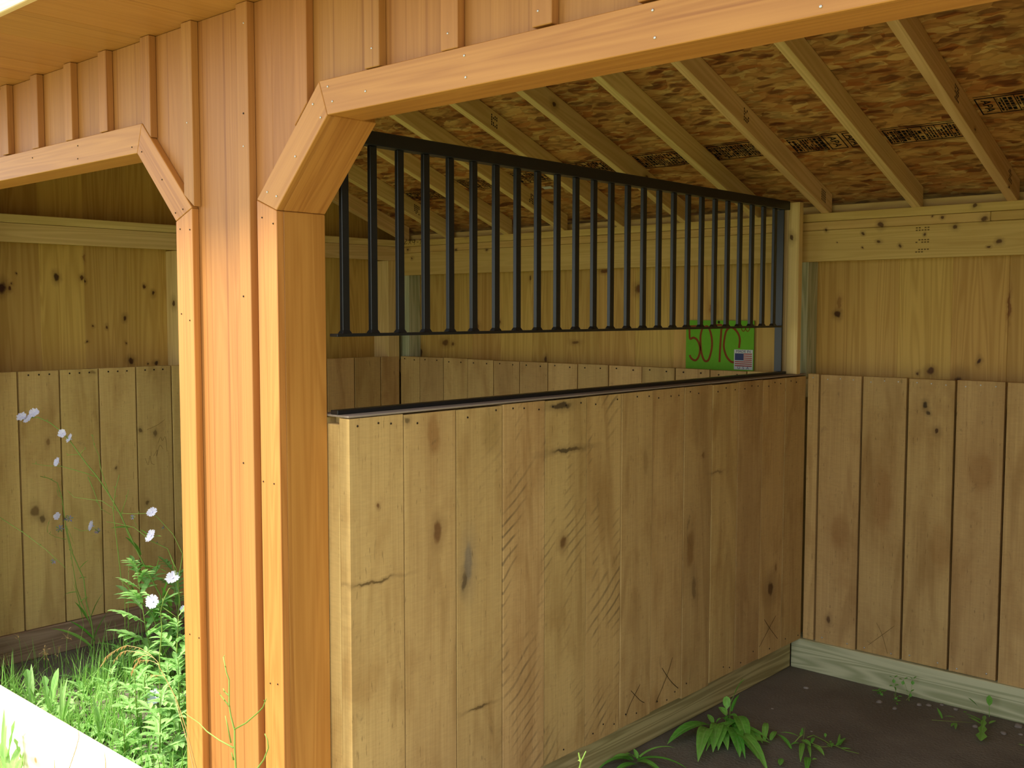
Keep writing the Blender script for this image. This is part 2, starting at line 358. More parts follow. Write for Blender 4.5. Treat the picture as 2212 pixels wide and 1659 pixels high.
M['lawn'] = dirt('lawn', '7d8350', 'a09a6e', 'b0aa84')  # tint lightened so the yard throws warm bounce light into the shed

# ---------------------------------------------------------------- dimensions
D = 2.737            # face of the back wall's kick boards
XL = -2.744          # face of the left wall's kick boards
XR = 2.70
ZS, ZT = .14, 1.36   # top of the base timbers, top of the kick boards
YC, YB = -.056, -.0335  # casing face, siding face
SL = .365
def zr(y): return 2.075 + SL*(D-y)          # underside of the rafters
RIDGE = 1.1
def zosb(y): return zr(y)+.095 if y >= RIDGE else zr(RIDGE)+.095-(RIDGE-y)*.14
def S(o, label, cat): return tag(o, label, cat, kind='structure')

# ---------------------------------------------------------------- ground and floor
g = MB(); g.add([(-30, -30, -.012), (30, -30, -.012), (30, 30, -.012), (-30, 30, -.012)], [(0, 1, 2, 3)])
S(g.build('ground', M['lawn'], origin=(0, 0, -.012)), 'yard of short grass around the shed, made pale to bounce light inside', 'ground')
f = MB(); f.box(-2.74, 2.7, -.0, 2.9, -.06, 0.)
S(f.build('floor', M['dirt'], origin=(0, 0, 0)), 'dark bare dirt floor inside the shed', 'floor')

# ---------------------------------------------------------------- base timbers
S(MB().box(-.043, XR, D-.016, D+.13, 0, ZS, 'x').build('baseboard_back', M['treated'], bevel=.004), 'greenish treated timber along the foot of the back wall, right stall', 'base timber')
S(MB().box(XL, -.1305, D-.016, D+.13, 0, ZS, 'x').build('baseboard_back', M['treated'], bevel=.004), 'greenish treated timber along the foot of the back wall, left stall', 'base timber')
S(MB().box(XL-.13, XL+.016, .03, D+.13, 0, ZS, 'y', rnd=.3).build('baseboard_left', M['old'], bevel=.004), 'weathered base timber along the foot of the left wall', 'base timber')
S(MB().box(-.1305, -.0435, .03, D-.017, 0, ZS, 'y').build('baseboard_partition', M['warm'], bevel=.004), 'greenish treated timber along the foot of the partition', 'base timber')
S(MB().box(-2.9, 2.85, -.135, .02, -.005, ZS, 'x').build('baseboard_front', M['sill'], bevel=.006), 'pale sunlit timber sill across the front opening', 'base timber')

# ---------------------------------------------------------------- plank panels
def nail_mesh(r, mat):
    b = MB(); n = 8; vs = []
    for k, (rr, h) in enumerate(((1, 0), (.8, .5), (0.01, .7))):
        for j in range(n): t = 2*PI*j/n; vs.append((math.cos(t)*r*rr, math.sin(t)*r*rr, h*r))
    fs = [(i*n+j, i*n+(j+1) % n, (i+1)*n+(j+1) % n, (i+1)*n+j) for i in range(2) for j in range(n)]
    b.add(vs, fs); me = b.build('nail', mat, origin=(0, 0, 0)); mesh = me.data; bpy.data.objects.remove(me); return mesh
NAIL = {'bright': nail_mesh(.0038, M['nail']), 'dark': nail_mesh(.0042, M['rust'])}
def nail(p, n, parent, kind='bright', s=1.):
    o = bpy.data.objects.new('nail', NAIL[kind]); col.objects.link(o); attach(o, parent, p)
    o.rotation_euler = Vector(n).to_track_quat('Z', 'Y').to_euler(); o.scale = (s, s, s); return o

def planks(mb, axis, seams, c0, c1, z0, z1, gap=.004, zj=.004, marks={}, rnds={}):
    """vertical planks between successive seams; axis is the direction they are laid along"""
    for i in range(len(seams)-1):
        a, b = seams[i]+gap/2, seams[i+1]-gap/2
        t = z1 + random.uniform(-zj, 0); bo = z0 + random.uniform(-zj, zj)
        kw = dict(rnd=rnds.get(i), mk=marks.get(i, 0.))
        dj = random.uniform(0, .003)
        if axis == 'x': mb.box(a, b, c0+dj, c1, bo, t, 'z', **kw)
        else:
            sgn = 1 if c1 > c0 else -1
            x0, x1 = (c0, c1-dj) if sgn > 0 else (c1+dj, c0)
            vs = [(x, y, z) for z in (bo, t) for y in (a, b) for x in (x0, x1)]
            mb.add(vs, [(0, 2, 3, 1), (4, 5, 7, 6), (0, 1, 5, 4), (2, 6, 7, 3), (0, 4, 6, 2), (1, 3, 7, 5)], (0, 0, 1), (0, 1, 0), (1, 0, 0), kw['rnd'], kw['mk'])
    return mb
def reg(a, b, step):
    n = max(1, round((b-a)/step)); r = [a+(b-a)*i/n for i in range(n+1)]
    return [r[0]] + [x+random.uniform(-.008, .008) for x in r[1:-1]] + [r[-1]]

# back wall
wb = MB(); ys = D+.14
planks(wb, 'x', [-2.9, -2.73, -2.492, -2.247, -2.013, -1.764, -1.525, -1.285, -1.045, -.806, -.58, -.351, -.12, .123, .355, .583, .808, 1.04, 1.28, 1.51, 1.75, 1.99, 2.23, 2.47, 2.72, 2.86], ys, ys+.02, 0.0, 2.10, gap=0., zj=0)
wall_back = S(wb.build('wall_back', M['pine'], bevel=.001), 'back wall of upright knotty pine boards', 'wall')
kb = MB()
backL = [XL+.002, -2.566, -2.356, -2.152, -1.939, -1.738, -1.53, -1.321, -1.115, -.903, -.703, -.504, -.304, -.13]
planks(kb, 'x', backL, D, D+.03, ZS, ZT, gap=.005)
kpl = kb.build('kickboard_panel', M['kick_back'], wall_back, bevel=.0015)
kb = MB(); backR = [.002, .062, .26, .459, .657, .852, 1.05, 1.25, 1.45, 1.65, 1.85, 2.05, 2.25, 2.45, 2.69]
planks(kb, 'x', backR, D, D+.03, ZS, ZT, gap=.009, rnds={0: .9, 1: .45, 2: .35, 3: .5, 4: .3, 5: .6})
kpr = kb.build('kickboard_panel', M['kick_back'], wall_back, bevel=.0015)
for i in range(5):
    a, b = backR[i], backR[i+1]
    for q in ((.5,) if i == 0 else (.2, .5, .8)):
        nail((a+(b-a)*q, D-.001, ZT-.022+random.uniform(-.005, .005)), (0, -1, 0), kpr, 'bright', .8)
        if q != .5: nail((a+(b-a)*q, D-.001, ZS+.025+random.uniform(-.006, .006)), (0, -1, 0), kpr, 'bright', 1.)
for i in range(len(backL)-2):
    a, b = backL[i], backL[i+1]
    for q in (.25, .75): nail((a+(b-a)*q, D-.001, ZT-.02+random.uniform(-.006, .004)), (0, -1, 0), kpl, 'dark')
for x0, x1 in ((XL-.1, XR),):
    MB().box(x0, x1, D, D+.14, 2.0385, 2.075, 'x', rnd=.8).build('top_plate', M['plate'], wall_back, bevel=.002)
    MB().box(x0, .77, D, D+.14, 2.0, 2.037, 'x', rnd=.6).build('top_plate', M['plate'], wall_back, bevel=.002)
    MB().box(.7715, x1, D, D+.14, 2.0005, 2.037, 'x', rnd=.2).build('top_plate', M['plate'], wall_back, bevel=.002)
    MB().box(x0, x1, D+.001, D+.038, 1.862, 1.999, 'x', rnd=.5).build('header', M['plate'], wall_back, bevel=.002)
    MB().box(x0, x1, D+.06, D+.098, 2.0755, 2.112, 'x', rnd=.1).build('blocking', M['frame'], wall_back, bevel=.002)
    MB().box(x0, x1, D+.031, D+.139, 1.25, 1.335, 'x', rnd=.1).build('rail', M['frame'], wall_back, bevel=.002)
for x0, x1 in ((-.13, -.022), (-2.83, -2.70)):
    MB().box(x0, x1, D+.039, D+.139, 1.336, 1.9985, 'z', rnd=.2).build('post', M['treated'], wall_back, bevel=.003)

# left wall
def yz_poly_wall(x0, x1, z0, ylist):
    """outer boards of a side wall, their tops following the roof"""
    mb = MB()
    for a, b in zip(ylist[:-1], ylist[1:]):
        ps = [a] + ([RIDGE] if a < RIDGE < b else []) + [b]
        poly = [(b, z0), (a, z0)] + [(y, zosb(y)-.004) for y in ps]
        mb.prism(poly, lambda y, z: (x0, y, z), lambda y, z: (x1, y, z), (0, 0, 1), (0, 1, 0), (1, 0, 0))
    return mb
wl = yz_poly_wall(XL-.14, XL-.16, 0.0, [.06, .33, .56, .78, 1.005, 1.235, 1.46, 1.69, 1.92, 2.15, 2.38, 2.61, 2.875])
wall_left = S(wl.build('wall_left', M['pine_left'], bevel=.001), 'left end wall of upright knotty pine boards', 'wall')
kb = MB(); leftS = [.03, .19, .385, .58, .773, .967, 1.162, 1.36, 1.56, 1.76, 1.97, 2.166, 2.373, 2.58, D-.002]
planks(kb, 'y', leftS, XL, XL-.03, ZS, ZT, gap=.008, rnds={3: .7, 4: .8, 5: .4, 2: .5})
kp = kb.build('kickboard_panel', M['kick_left'], wall_left, bevel=.0015)
for i in range(2, 7):
    a, b = leftS[i], leftS[i+1]
    for q in (.25, .5, .75): nail((XL+.001, a+(b-a)*q, ZT-.02), (1, 0, 0), kp, 'dark')
MB().box(XL-.139, XL, .06, D-.001, 2.0405, 2.079, 'y', rnd=.7).build('top_plate', M['frame'], wall_left, bevel=.002)
MB().box(XL-.038, XL-.001, .06, D-.001, 1.953, 2.039, 'y', rnd=.35).build('header', M['frame'], wall_left, bevel=.002)
MB().box(XL-.139, XL-.031, .06, D-.001, 1.25, 1.335, 'y', rnd=.1).build('rail', M['frame'], wall_left, bevel=.002)
for y in (1.222, 2.645):
    MB().box(XL-.139, XL-.001, y, y+.038 if y < 2 else D-.002, 1.336, 1.9525, 'z', rnd=.95).build('stud', M['frame'], wall_left, bevel=.002)

# right wall (out of the picture, it closes the stall)
wr = yz_poly_wall(XR+.12, XR+.14, 0., reg(.06, 2.875, .23)); wall_right = S(wr.build('wall_right', M['pine'], bevel=.001), 'right end wall of upright pine boards', 'wall')
kb = MB(); planks(kb, 'y', reg(.03, D-.003, .2), XR-.001, XR+.03, ZS, ZT, gap=.006)
kb.build('kickboard_panel', M['kick_back'], wall_right, bevel=.0015)

# ---------------------------------------------------------------- roof
def roof_slab(y0, y1, t0, t1, x0=-3.05, x1=2.98):
    ps = [y0, RIDGE, y1]
    poly = [(y, zosb(y)+t0) for y in ps] + [(y, zosb(y)+t1) for y in reversed(ps)]
    mb = MB()
    n = len(poly)
    vs = [(x0, y, z) for y, z in poly] + [(x1, y, z) for y, z in poly]
    fs = [tuple(range(n)), tuple(range(2*n-1, n-1, -1))] + [(i, n+i, n+(i+1) % n, (i+1) % n) for i in range(n)]
    mb.add(vs, fs, (1, 0, 0), (0, 1.06, 0), (0, 0, 1)); return mb
ceiling = S(roof_slab(-.40, 3.15, 0, .012).build('ceiling', M['osb'], origin=(0, 1.1, 2.2)), 'brown strand board sheathing on the underside of the roof', 'ceiling')
S(roof_slab(-.47, 3.22, .0125, .03).build('roof', M['shingle'], origin=(0, 1.1, 2.3)), 'shingled roof above the shed', 'roof')
RX = [(-2.72, ''), (-2.33, ''), (-1.86, ''), (-1.455, ''), (-1.068, ''), (-.685, ''), (-.298, ''), (.052, ''), (.453, ''), (.83, ''), (1.22, ''), (1.61, ''), (2.0, ''), (2.4, '')]
ordn = {9: 'rafter nearest the right edge of the photo', 8: 'rafter second from the right edge of the photo',
        7: 'rafter whose foot lands beside the top of the wooden end post', 6: 'rafter crossing the grille top rail at its right third',
        5: 'rafter crossing above the middle of the black top rail', 4: 'rafter with an ink stamp reaching the black rail left of its middle',
        3: 'knotty rafter leaving the lintel just right of the knee brace', 2: 'rafter seen through the bars just right of the knee brace',
        1: 'short end of a rafter seen through the leftmost bars', 0: 'rafter lying against the left end wall boards'}
rafters = []
for i, (x, _) in enumerate(RX):
    if i > 9: lab = 'pale spruce rafter in the right stall beyond the right edge of the photo'
    else: lab = 'pale spruce ' + ordn[i]
    w = .038; y0, y1 = RIDGE+.0, D+.03
    poly = [(y0, zr(y0)), (y1, zr(y1)), (y1, zr(y1)+.0945), (y0, zr(y0)+.0945)]
    if i == 9:   # wane: a bite out of the lower edge
        pass
    mb = MB().prism(poly, lambda y, z: (x, y, z), lambda y, z: (x+w, y, z), (0, .94, -.34), (1, 0, 0), (0, .34, .94))
    o = mb.build('rafter', M['frame'], bevel=.002); rafters.append(o)
    tag(o, lab, 'rafter', 'rafters under the roof sheathing')
# faint mill stamps on the rafter sides and the header
def mill(o, x, y, f0=.25, n=4):
    mb = MB()
    for r in range(n):
        yy = y+r*.011; z = zr(yy)
        for k in range(5):
            if random.random() < .8:
                a = .0945*(f0+.11*k); mb.add([(x, yy, z+a), (x, yy+.006, z+a-.002), (x, yy+.006, z+a+.006), (x, yy, z+a+.008)], [(0, 1, 2, 3)])
    mb.build('mill_stamp', M['ink'], o)
for i, y in ((7, 1.98), (7, 2.66), (4, 1.75), (9, 2.02), (9, 2.62), (1, 2.45), (3, 2.45)): mill(rafters[i], RX[i][0]+.0386, y)
hs = MB()
for r, z in enumerate((1.985, 1.975, 1.935, 1.925, 1.895, 1.885)):
    for k in range(5):
        x = .475+.012*k
        if random.random() < .8: hs.add([(x, D+.0004, z), (x+.008, D+.0004, z), (x+.008, D+.0004, z+.005), (x, D+.0004, z+.005)], [(0, 1, 2, 3)])
hs.build('mill_stamp', M['faint'], wall_back)
rb = MB().box(-2.86, 2.82, RIDGE-.02, RIDGE-.001, zr(RIDGE)-.03, zosb(RIDGE)-.004, 'x').build('ridge_board', M['frame'], bevel=.002)
tag(rb, 'ridge board the rafters lean on above the lintel', 'ridge board', kind='structure')

# ---------------------------------------------------------------- front wall with two openings
OPEN = [(-2.45, -.572), (-.085, 2.36)]
ZL, ZK, KX = 2.107, 1.893, .211
def zbottom(x):
    for xl, xr in OPEN:
        a, b = xl-.043, xr+.043
        if a < x < b:
            k = min(x-a, b-x); return min(2.15, 1.911 + k*(2.15-1.911)/.238)
    return ZS+.001
brk = sorted([p for xl, xr in OPEN for p in (xl-.043, xr+.043, xl-.043+.238, xr+.043-.238)])
bat = [-1.692, -1.447, -1.197, -.961, -.701, -.473, -.202, .048, .317, .569, .827, 1.08, 1.33, 1.58, 1.83, 2.08, 2.33, 2.58, 2.80]
bat = [-2.93, -2.68, -2.43, -2.18, -1.94] + bat          # right edges of the battens
wf = MB(); seams = [-2.95] + [b-.025 for b in bat[:-1]] + [2.86]
ZSOF = 2.44
for a, b in zip(seams[:-1], seams[1:]):
    a += .0008; b -= .0008
    cuts = [a] + [c for c in brk if a+.001 < c < b-.001] + [b]
    pieces = []
    # a plank is split where a vertical opening edge passes through it
    seg = [cuts[0]]
    r_ = random.random()
    for c in cuts[1:]:
        seg.append(c)
        if c == b or abs(zbottom(c-.0001)-zbottom(c+.0001)) > .3: pieces.append(seg); seg = [c]
    for sg in pieces:
        poly = [(x, zbottom(x+(.0002 if i == 0 else (-.0002 if i == len(sg)-1 else 0)))) for i, x in enumerate(sg)]
        poly = poly + [(sg[-1], ZSOF-.001), (sg[0], ZSOF-.001)]
        wf.prism(poly, lambda x, z: (x, YB, z), lambda x, z: (x, .055, z), (0, 0, 1), (1, 0, 0), (0, 1, 0), rnd=r_)
wall_front = S(wf.build('wall_front', M['siding'], bevel=.001), 'orange stained board and batten front wall', 'wall')
# each batten
OUT = lambda x: next((min(2.192, 1.926+min(x-(xl-.086), (xr+.086)-x)*1.0) for xl, xr in OPEN if xl-.086 < x < xr+.086), None)
for r in bat[:-1]:
    l = r-.051
    if any(xl-.09 < l and r < xr+.09 for xl, xr in OPEN) or any((l < xr+.086 and r > xr) or (l < xl and r > xl-.086) for xl, xr in OPEN):
        zz = [z for z in (OUT(l), OUT(r)) if z is not None]
        pl = OUT(l) if OUT(l) is not None else 1.928; pr = OUT(r) if OUT(r) is not None else 1.928
        j = random.uniform(.0, .004)
        poly = [(l, max(pl, 1.928)+j), (r, max(pr, 1.928)+j), (r, ZSOF-.001), (l, ZSOF-.001)]
    else: poly = [(l, ZS+.001), (r, ZS+.001), (r, ZSOF-.001), (l, ZSOF-.001)]
    MB().prism(poly, lambda x, z: (x, YB-.0235, z), lambda x, z: (x, YB-.0005, z), (0, 0, 1), (1, 0, 0), (0, 1, 0)).build('batten', M['siding'], wall_front, bevel=.0015)

# casings, knee braces and linings of the openings
for n, (xl, xr) in enumerate(reversed(OPEN)):
    t = thing('trim_%d' % (n+1), ((xl+xr)/2, YC, ZS), ('orange stained casing with knee braces around the right stall opening', 'orange stained casing with knee braces around the left stall opening')[n], 'door casing', kind='structure')
    def cas(name, poly, A, U, r=None):
        return MB().prism(poly, lambda x, z: (x, YC, z), lambda x, z: (x, YB-.0005, z), A, U, (0, 1, 0), rnd=r).build(name, M['casing'], t, bevel=.0015)
    s2 = .7071; e = .0007
    o_l = cas('lintel_casing', [(xl+KX+e, ZL), (xr-KX-e, ZL), (xr-.18-e, 2.191), (xl+.18+e, 2.191)], (1, 0, 0), (0, 0, 1), .35 if n == 0 else .8)
    for sg, x in ((1, xl), (-1, xr)):
        o_k = cas('knee_casing', [(x, ZK+e), (x+sg*KX, ZL-e), (x+sg*.18, 2.191-e), (x-sg*.086, 1.926+e)][::sg], (s2*sg, 0, s2), (s2, 0, -s2*sg), .5 if n == 0 else .9)
        o_j = cas('jamb_casing', [(x, ZS+.001), (x, ZK-e), (x-sg*.086, 1.926-e), (x-sg*.086, ZS+.001)][::sg], (0, 0, 1), (1, 0, 0), .85)
        def lin_(name, poly, A, U, y1, r):
            return MB().prism(poly, lambda a, z: (a, YB, z), lambda a, z: (a, y1, z), A, (0, 1, 0), U, rnd=r).build(name, M['casing'], t, bevel=.0015)
        lin_('jamb_lining', [(x-sg*.001, ZS+.001), (x-sg*.001, ZK-e), (x-sg*.022, ZK+.008), (x-sg*.022, ZS+.001)][::sg], (0, 0, 1), (1, 0, 0), .099, .4)
        lin_('knee_lining', [(x-sg*.001, ZK+e), (x+sg*(KX-.001), ZL-e+.001), (x+sg*(KX-.009), ZL+.020), (x-sg*.022, ZK+.0095)][::sg], (s2*sg, 0, s2), (s2, 0, -s2*sg), .099, .6)
        if (n, sg) == (0, 1): keep = (o_l, o_k, o_j)
        if (n, sg) == (1, -1): keep2 = (o_l, o_k, o_j)
    MB().prism([(xl+KX+e, ZL+.001), (xr-KX-e, ZL+.001), (xr-KX+.008, ZL+.021), (xl+KX-.008, ZL+.021)], lambda a, z: (a, YB, z), lambda a, z: (a, .057, z), (1, 0, 0), (0, 1, 0), (0, 0, 1), rnd=.3).build('lintel_lining', M['casing'], t, bevel=.0015)
NF = (0, -1, 0)
for u, v in ((1003, 120), (1006, 167), (1410, 22), (1414.7, 81.5), (1773, 14), (708, 187), (789.5, 197), (718, 219)): nail(at(u, v, 1, YC-.0005), NF, keep[0], 'bright', .75)
for u, v in ((676, 225), (692.6, 254), (638, 338), (577.6, 415), (597.5, 424)): nail(at(u, v, 1, YC-.0005), NF, keep[1], 'bright', .75)
for u, v in ((566, 470), (590, 483), (569, 1040), (592, 1045), (584, 1476), (600, 1478)): nail(at(u, v, 1, YC-.0005), NF, keep[2], 'dark', .55)
for u, v in ((168, 315), (168, 343), (70, 341), (285, 318)): nail(at(u, v, 1, YC-.0005), NF, keep2[0], 'dark', .55)
for u, v in ((306, 328), (350, 388), (395, 452), (379, 460)): nail(at(u, v, 1, YC-.0005), NF, keep2[1], 'dark', .55)
for u, v in ((389, 495), (410, 496), (392, 678), (410, 692), (410, 1370), (430, 1378)): nail(at(u, v, 1, YC-.0005), NF, keep2[2], 'dark', .55)

for u, v in ((526, 49.5), (526, 316), (802.5, 104), (967, 72), (1162, 23.5), (526, 245), (404, 265), (526, 640), (526, 1000)): nail(at(u, v, 1, YB-.0237), NF, wall_front, 'bright' if v < 330 and v != 245 else 'dark', .65)

# eave
sf = MB()
for a, b in zip(reg(-3.0, 2.95, .29)[:-1], reg(-3.0, 2.95, .29)[1:]): pass
ss = reg(-3.0, 2.95, .29)
for a, b in zip(ss[:-1], ss[1:]): sf.box(a+.0004, b-.0004, -.421, .05, ZSOF, ZSOF+.015, 'y')
S(sf.build('trim_3', M['siding'], bevel=.0008), 'stained board soffit under the front eave', 'soffit')
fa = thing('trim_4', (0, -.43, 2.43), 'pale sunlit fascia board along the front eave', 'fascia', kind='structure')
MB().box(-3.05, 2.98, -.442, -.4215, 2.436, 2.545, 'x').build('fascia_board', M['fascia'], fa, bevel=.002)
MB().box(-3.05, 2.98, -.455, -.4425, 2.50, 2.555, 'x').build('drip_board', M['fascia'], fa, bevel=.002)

# ---------------------------------------------------------------- partition and grille
pt = thing('stall_partition', (-.06, 1.4, ZS), 'chest high partition of rough oak planks between the two stalls', 'partition')
PS = [.102, .298, .504, .705, .908, 1.127, 1.327, 1.52, 1.733, 1.935, 2.136, 2.34, 2.541, D-.002]
kb = MB(); planks(kb, 'y', PS, -.0425, 0., ZS-.002, ZT-.006, gap=.005, zj=.006, marks={3: 1., 4: .8, 5: 1., 0: .15, 2: .25}, rnds={0: .75, 1: .6, 2: .5, 3: .72, 4: .55, 5: .8, 6: .5, 7: .62})
kpp = kb.build('kickboard_panel', M['kick'], pt, bevel=.0007)
kb = MB(); planks(kb, 'y', reg(.102, D-.002, .2), -.1325, -.095, ZS, ZT-.006, gap=.004)
kb.build('kickboard_panel', M['kick'], pt, bevel=.002)
MB().box(-.0945, -.043, 0.1025, .13, ZS+.001, 1.335, 'z', rnd=.9).build('front_post', M['kick'], pt, bevel=.002)
MB().box(-.0945, -.043, .135, D-.01, 1.27, ZT-.006, 'y', rnd=.5).build('core_rail', M['frame'], pt)
MB().box(-.1325, -.0005, .1025, D-.003, ZT-.0055, ZT, 'y', rnd=.5).build('top_cap', M['grey'], pt, bevel=.001)
for i in range(13):
    a, b = PS[i], PS[i+1]
    for q in (.2, .5, .8):
        if random.random() < .85: nail((.0002, a+(b-a)*q+random.uniform(-.01, .01), ZT-.03+random.uniform(-.01, .008)), (1, 0, 0), kpp, 'dark', .75)
        if i > 3 and random.random() < .6: nail((.0002, a+(b-a)*q+random.uniform(-.01, .01), ZS+.03+random.uniform(-.01, .02)), (1, 0, 0), kpp, 'dark', .75)
ep = thing('end_post', (-.03, 2.65, ZT), 'pale upright wooden post at the back end of the black grille', 'post')
MB().box(-.050, .003, 2.632, 2.668, ZT+.0005, 2.12, 'z', rnd=.95).build('face_stud', M['frame'], ep, bevel=.002)
MB().box(-.085, -.0505, 2.640, 2.70, ZT+.0005, 2.12, 'z', rnd=.6).build('side_stud', M['frame'], ep, bevel=.002)

gr = thing('stall_grille', (-.06, 1.35, ZT), 'black steel bar grille standing on the plank partition', 'grille')
XG = -.06
MB().box(XG-.019, XG+.019, .1025, 2.63, 2.087, 2.125, 'y').build('top_rail', M['steel'], gr, bevel=.002)
MB().box(XG-.016, XG+.016, .1025, 2.543, 1.569, 1.577, 'y').build('bottom_rail', M['steel'], gr, bevel=.0008)
MB().box(XG-.016, XG+.014, .1025, 2.63, ZT+.0005, ZT+.012, 'y').build('base_bar', M['steel'], gr, bevel=.001)
e_ = MB(); e_.box(-.089, -.0535, 2.596, 2.604, ZT+.0125, 2.0865, 'z'); e_.box(-.089, -.084, 2.604, 2.638, ZT+.0125, 2.0865, 'z')
e_.build('end_channel', M['steel'], gr, bevel=.001)
MB().box(XG-.016, XG+.008, 2.5435, 2.5955, 1.569, 1.577, 'y').build('bracket', M['steel'], gr)
bm = MB(); h = .0122; hx = .0065
bm.box(-hx, hx, -h, h, .0, 2.0865-1.5775, 'z')
q = .017; qx = .011
bm.add([(-qx, -q, 0), (qx, -q, 0), (qx, q, 0), (-qx, q, 0), (-hx, -h, .009), (hx, -h, .009), (hx, h, .009), (-hx, h, .009)], [(0, 1, 5, 4), (1, 2, 6, 5), (2, 3, 7, 6), (3, 0, 4, 7)])
bar0 = None
for i in range(25):
    p = (XG, .1417+.0993*i, 1.5775)
    if bar0 is None: bar0 = bm.build('bar', M['steel'], gr, bevel=.0012, origin=(0, 0, 0)); attach(bar0, gr, p)
    else: copy_to(bar0, gr, p)

# ---------------------------------------------------------------- price sign
SY = D+.128
a, b = at(1482.5, 691.7, 1, SY), at(1627.5, 800, 1, SY)
s0x, s0z, sw, sh_ = a.x, 1.3365, b.x-a.x, a.z-1.3365
sg = thing('price_sign', (s0x+sw/2, SY, s0z), 'lime green card price sign with brown handwritten figures behind the grille', 'sign')
MB().box(s0x, s0x+sw, SY, SY+.002, s0z, s0z+sh_).build('card', M['paper'], sg)
zb_ = at(1555, 670+1440/11.06, 1, SY).z
def sp(px, py): return Vector((s0x+(px-245)/1605*sw, SY-.0006, s0z+sh_-(py-240)/1200*(s0z+sh_-zb_)))
def stroke(pts, w, name, mat, parent, nrm=(0, 1, 0)):
    """a flat ribbon of even width along a polyline"""
    pts = [Vector(p) for p in pts]
    # smooth
    out = []
    for i in range(len(pts)-1):
        p0, p1, p2, p3 = pts[max(0, i-1)], pts[i], pts[i+1], pts[min(len(pts)-1, i+2)]
        for k in range(6):
            t = k/6; out.append(.5*((2*p1)+(p2-p0)*t+(2*p0-5*p1+4*p2-p3)*t*t+(3*p1-p0-3*p2+p3)*t**3))
    out.append(pts[-1]); mb = MB(); vs = []; n = len(out)
    for i, p in enumerate(out):
        d = (out[min(i+1, n-1)]-out[max(i-1, 0)]).normalized(); e = d.cross(Vector(nrm)).normalized()*w/2
        vs += [p+e, p-e]
    mb.add(vs, [(2*i, 2*i+1, 2*i+3, 2*i+2) for i in range(n-1)])
    return mb.build(name, mat, parent)
ST = {'figure_five': [[(320, 395), (510, 385)], [(322, 395), (330, 520), (345, 690), (430, 665), (520, 720), (580, 850), (590, 1000), (550, 1150), (480, 1220), (400, 1190), (355, 1130), (345, 1090)]],
      'figure_nought': [[(640, 440), (610, 560), (600, 700), (625, 1000), (680, 1180), (740, 1230), (810, 1180), (870, 950), (880, 750), (850, 560), (800, 430), (740, 385), (640, 440)]],
      'figure_seven': [[(960, 360), (1100, 355), (1095, 500), (1075, 900), (1065, 1240)]],
      'second_nought': [[(1405, 1232), (1330, 1215), (1230, 1100), (1165, 900), (1170, 700), (1210, 500), (1290, 410), (1380, 420), (1480, 530), (1530, 680), (1515, 890)]],
      'cents': [[(1610, 365), (1565, 430), (1610, 492), (1655, 430), (1610, 365)], [(1705, 365), (1660, 430), (1705, 492), (1750, 430), (1705, 365)]]}
for nm, ls in ST.items():
    for l in ls: stroke([sp(*p) for p in l], .011 if nm != 'cents' else .004, nm if nm != 'second_nought' else 'figure_nought', M['marker'], sg)
nail(sp(1035, 282), (0, -1, 0), sg, 'dark', 1.6)
def flat(p0, p1, y, name, mat, parent):
    return MB().box(min(p0.x, p1.x), max(p0.x, p1.x), y-.0004, y, min(p0.z, p1.z), max(p0.z, p1.z)).build(name, mat, parent)
stk = flat(sp(1405, 925), sp(1832, 1400), SY-.0008, 'flag_sticker', M['white'], sg); stk['label'] = 'white sticker with a striped flag and small lettering'
f0, f1 = sp(1425, 1015), sp(1815, 1320)
for i in range(0, 13, 2):
    z1 = f0.z-(f0.z-f1.z)*i/13; z0 = f0.z-(f0.z-f1.z)*(i+1)/13
    xx = f0.x if i >= 7 else sp(1625, 0).x
    flat(Vector((xx, 0, z0)), Vector((f1.x, 0, z1)), SY-.0013, 'stripe', M['red'], stk)
flat(f0, Vector((sp(1625, 0).x, 0, f0.z-(f0.z-f1.z)*7/13)), SY-.0013, 'canton', M['blue'], stk)
def text(body, size, name, mat, parent, mw, align='CENTER'):
    cu = bpy.data.curves.new(name, 'FONT'); cu.body = body; cu.size = size; cu.align_x = align; cu.align_y = 'CENTER'; cu.extrude = .0002
    o = bpy.data.objects.new(name, cu); col.objects.link(o)
    bpy.context.view_layer.update()
    me = bpy.data.meshes.new_from_object(o.evaluated_get(bpy.context.evaluated_depsgraph_get()))
    bpy.data.objects.remove(o)
    me.transform(mw); me.materials.clear(); me.materials.append(mat)
    o = bpy.data.objects.new(name, me); col.objects.link(o)
    c = mw.translation.copy(); me.transform(Matrix.Translation(-c)); attach(o, parent, c); return o
FRONT = Matrix(((1, 0, 0, 0), (0, 0, -1, 0), (0, 1, 0, 0), (0, 0, 0, 1)))
for body, py, sc in (('MADE IN', 970, 1.), ('U  S  A', 1360, 1.05)):
    p = sp(1618, py); p.y = SY-.0016
    text(body, .0175, 'lettering', M['blue'], stk, Matrix.Translation(p) @ Matrix.Diagonal((sc*1.15, 1, 1, 1)) @ FRONT)
# pencilled note on the top plate of the left stall
note = [[(872, 519), (876, 517), (878, 520), (873, 527), (880, 526)], [(883, 518), (888, 528)], [(889, 518), (882, 528)], [(896, 519), (891, 519), (891, 523), (896, 523), (896, 517), (895, 529)], [(900, 523), (904, 523)], [(906, 519), (910, 518), (907, 528)], [(911, 518), (915, 518), (914, 523), (911, 528)]]
for l in note: stroke([at(u, v, 1, D-.0008) for u, v in l], .003, 'pencil_note', M['ink'], wall_back)

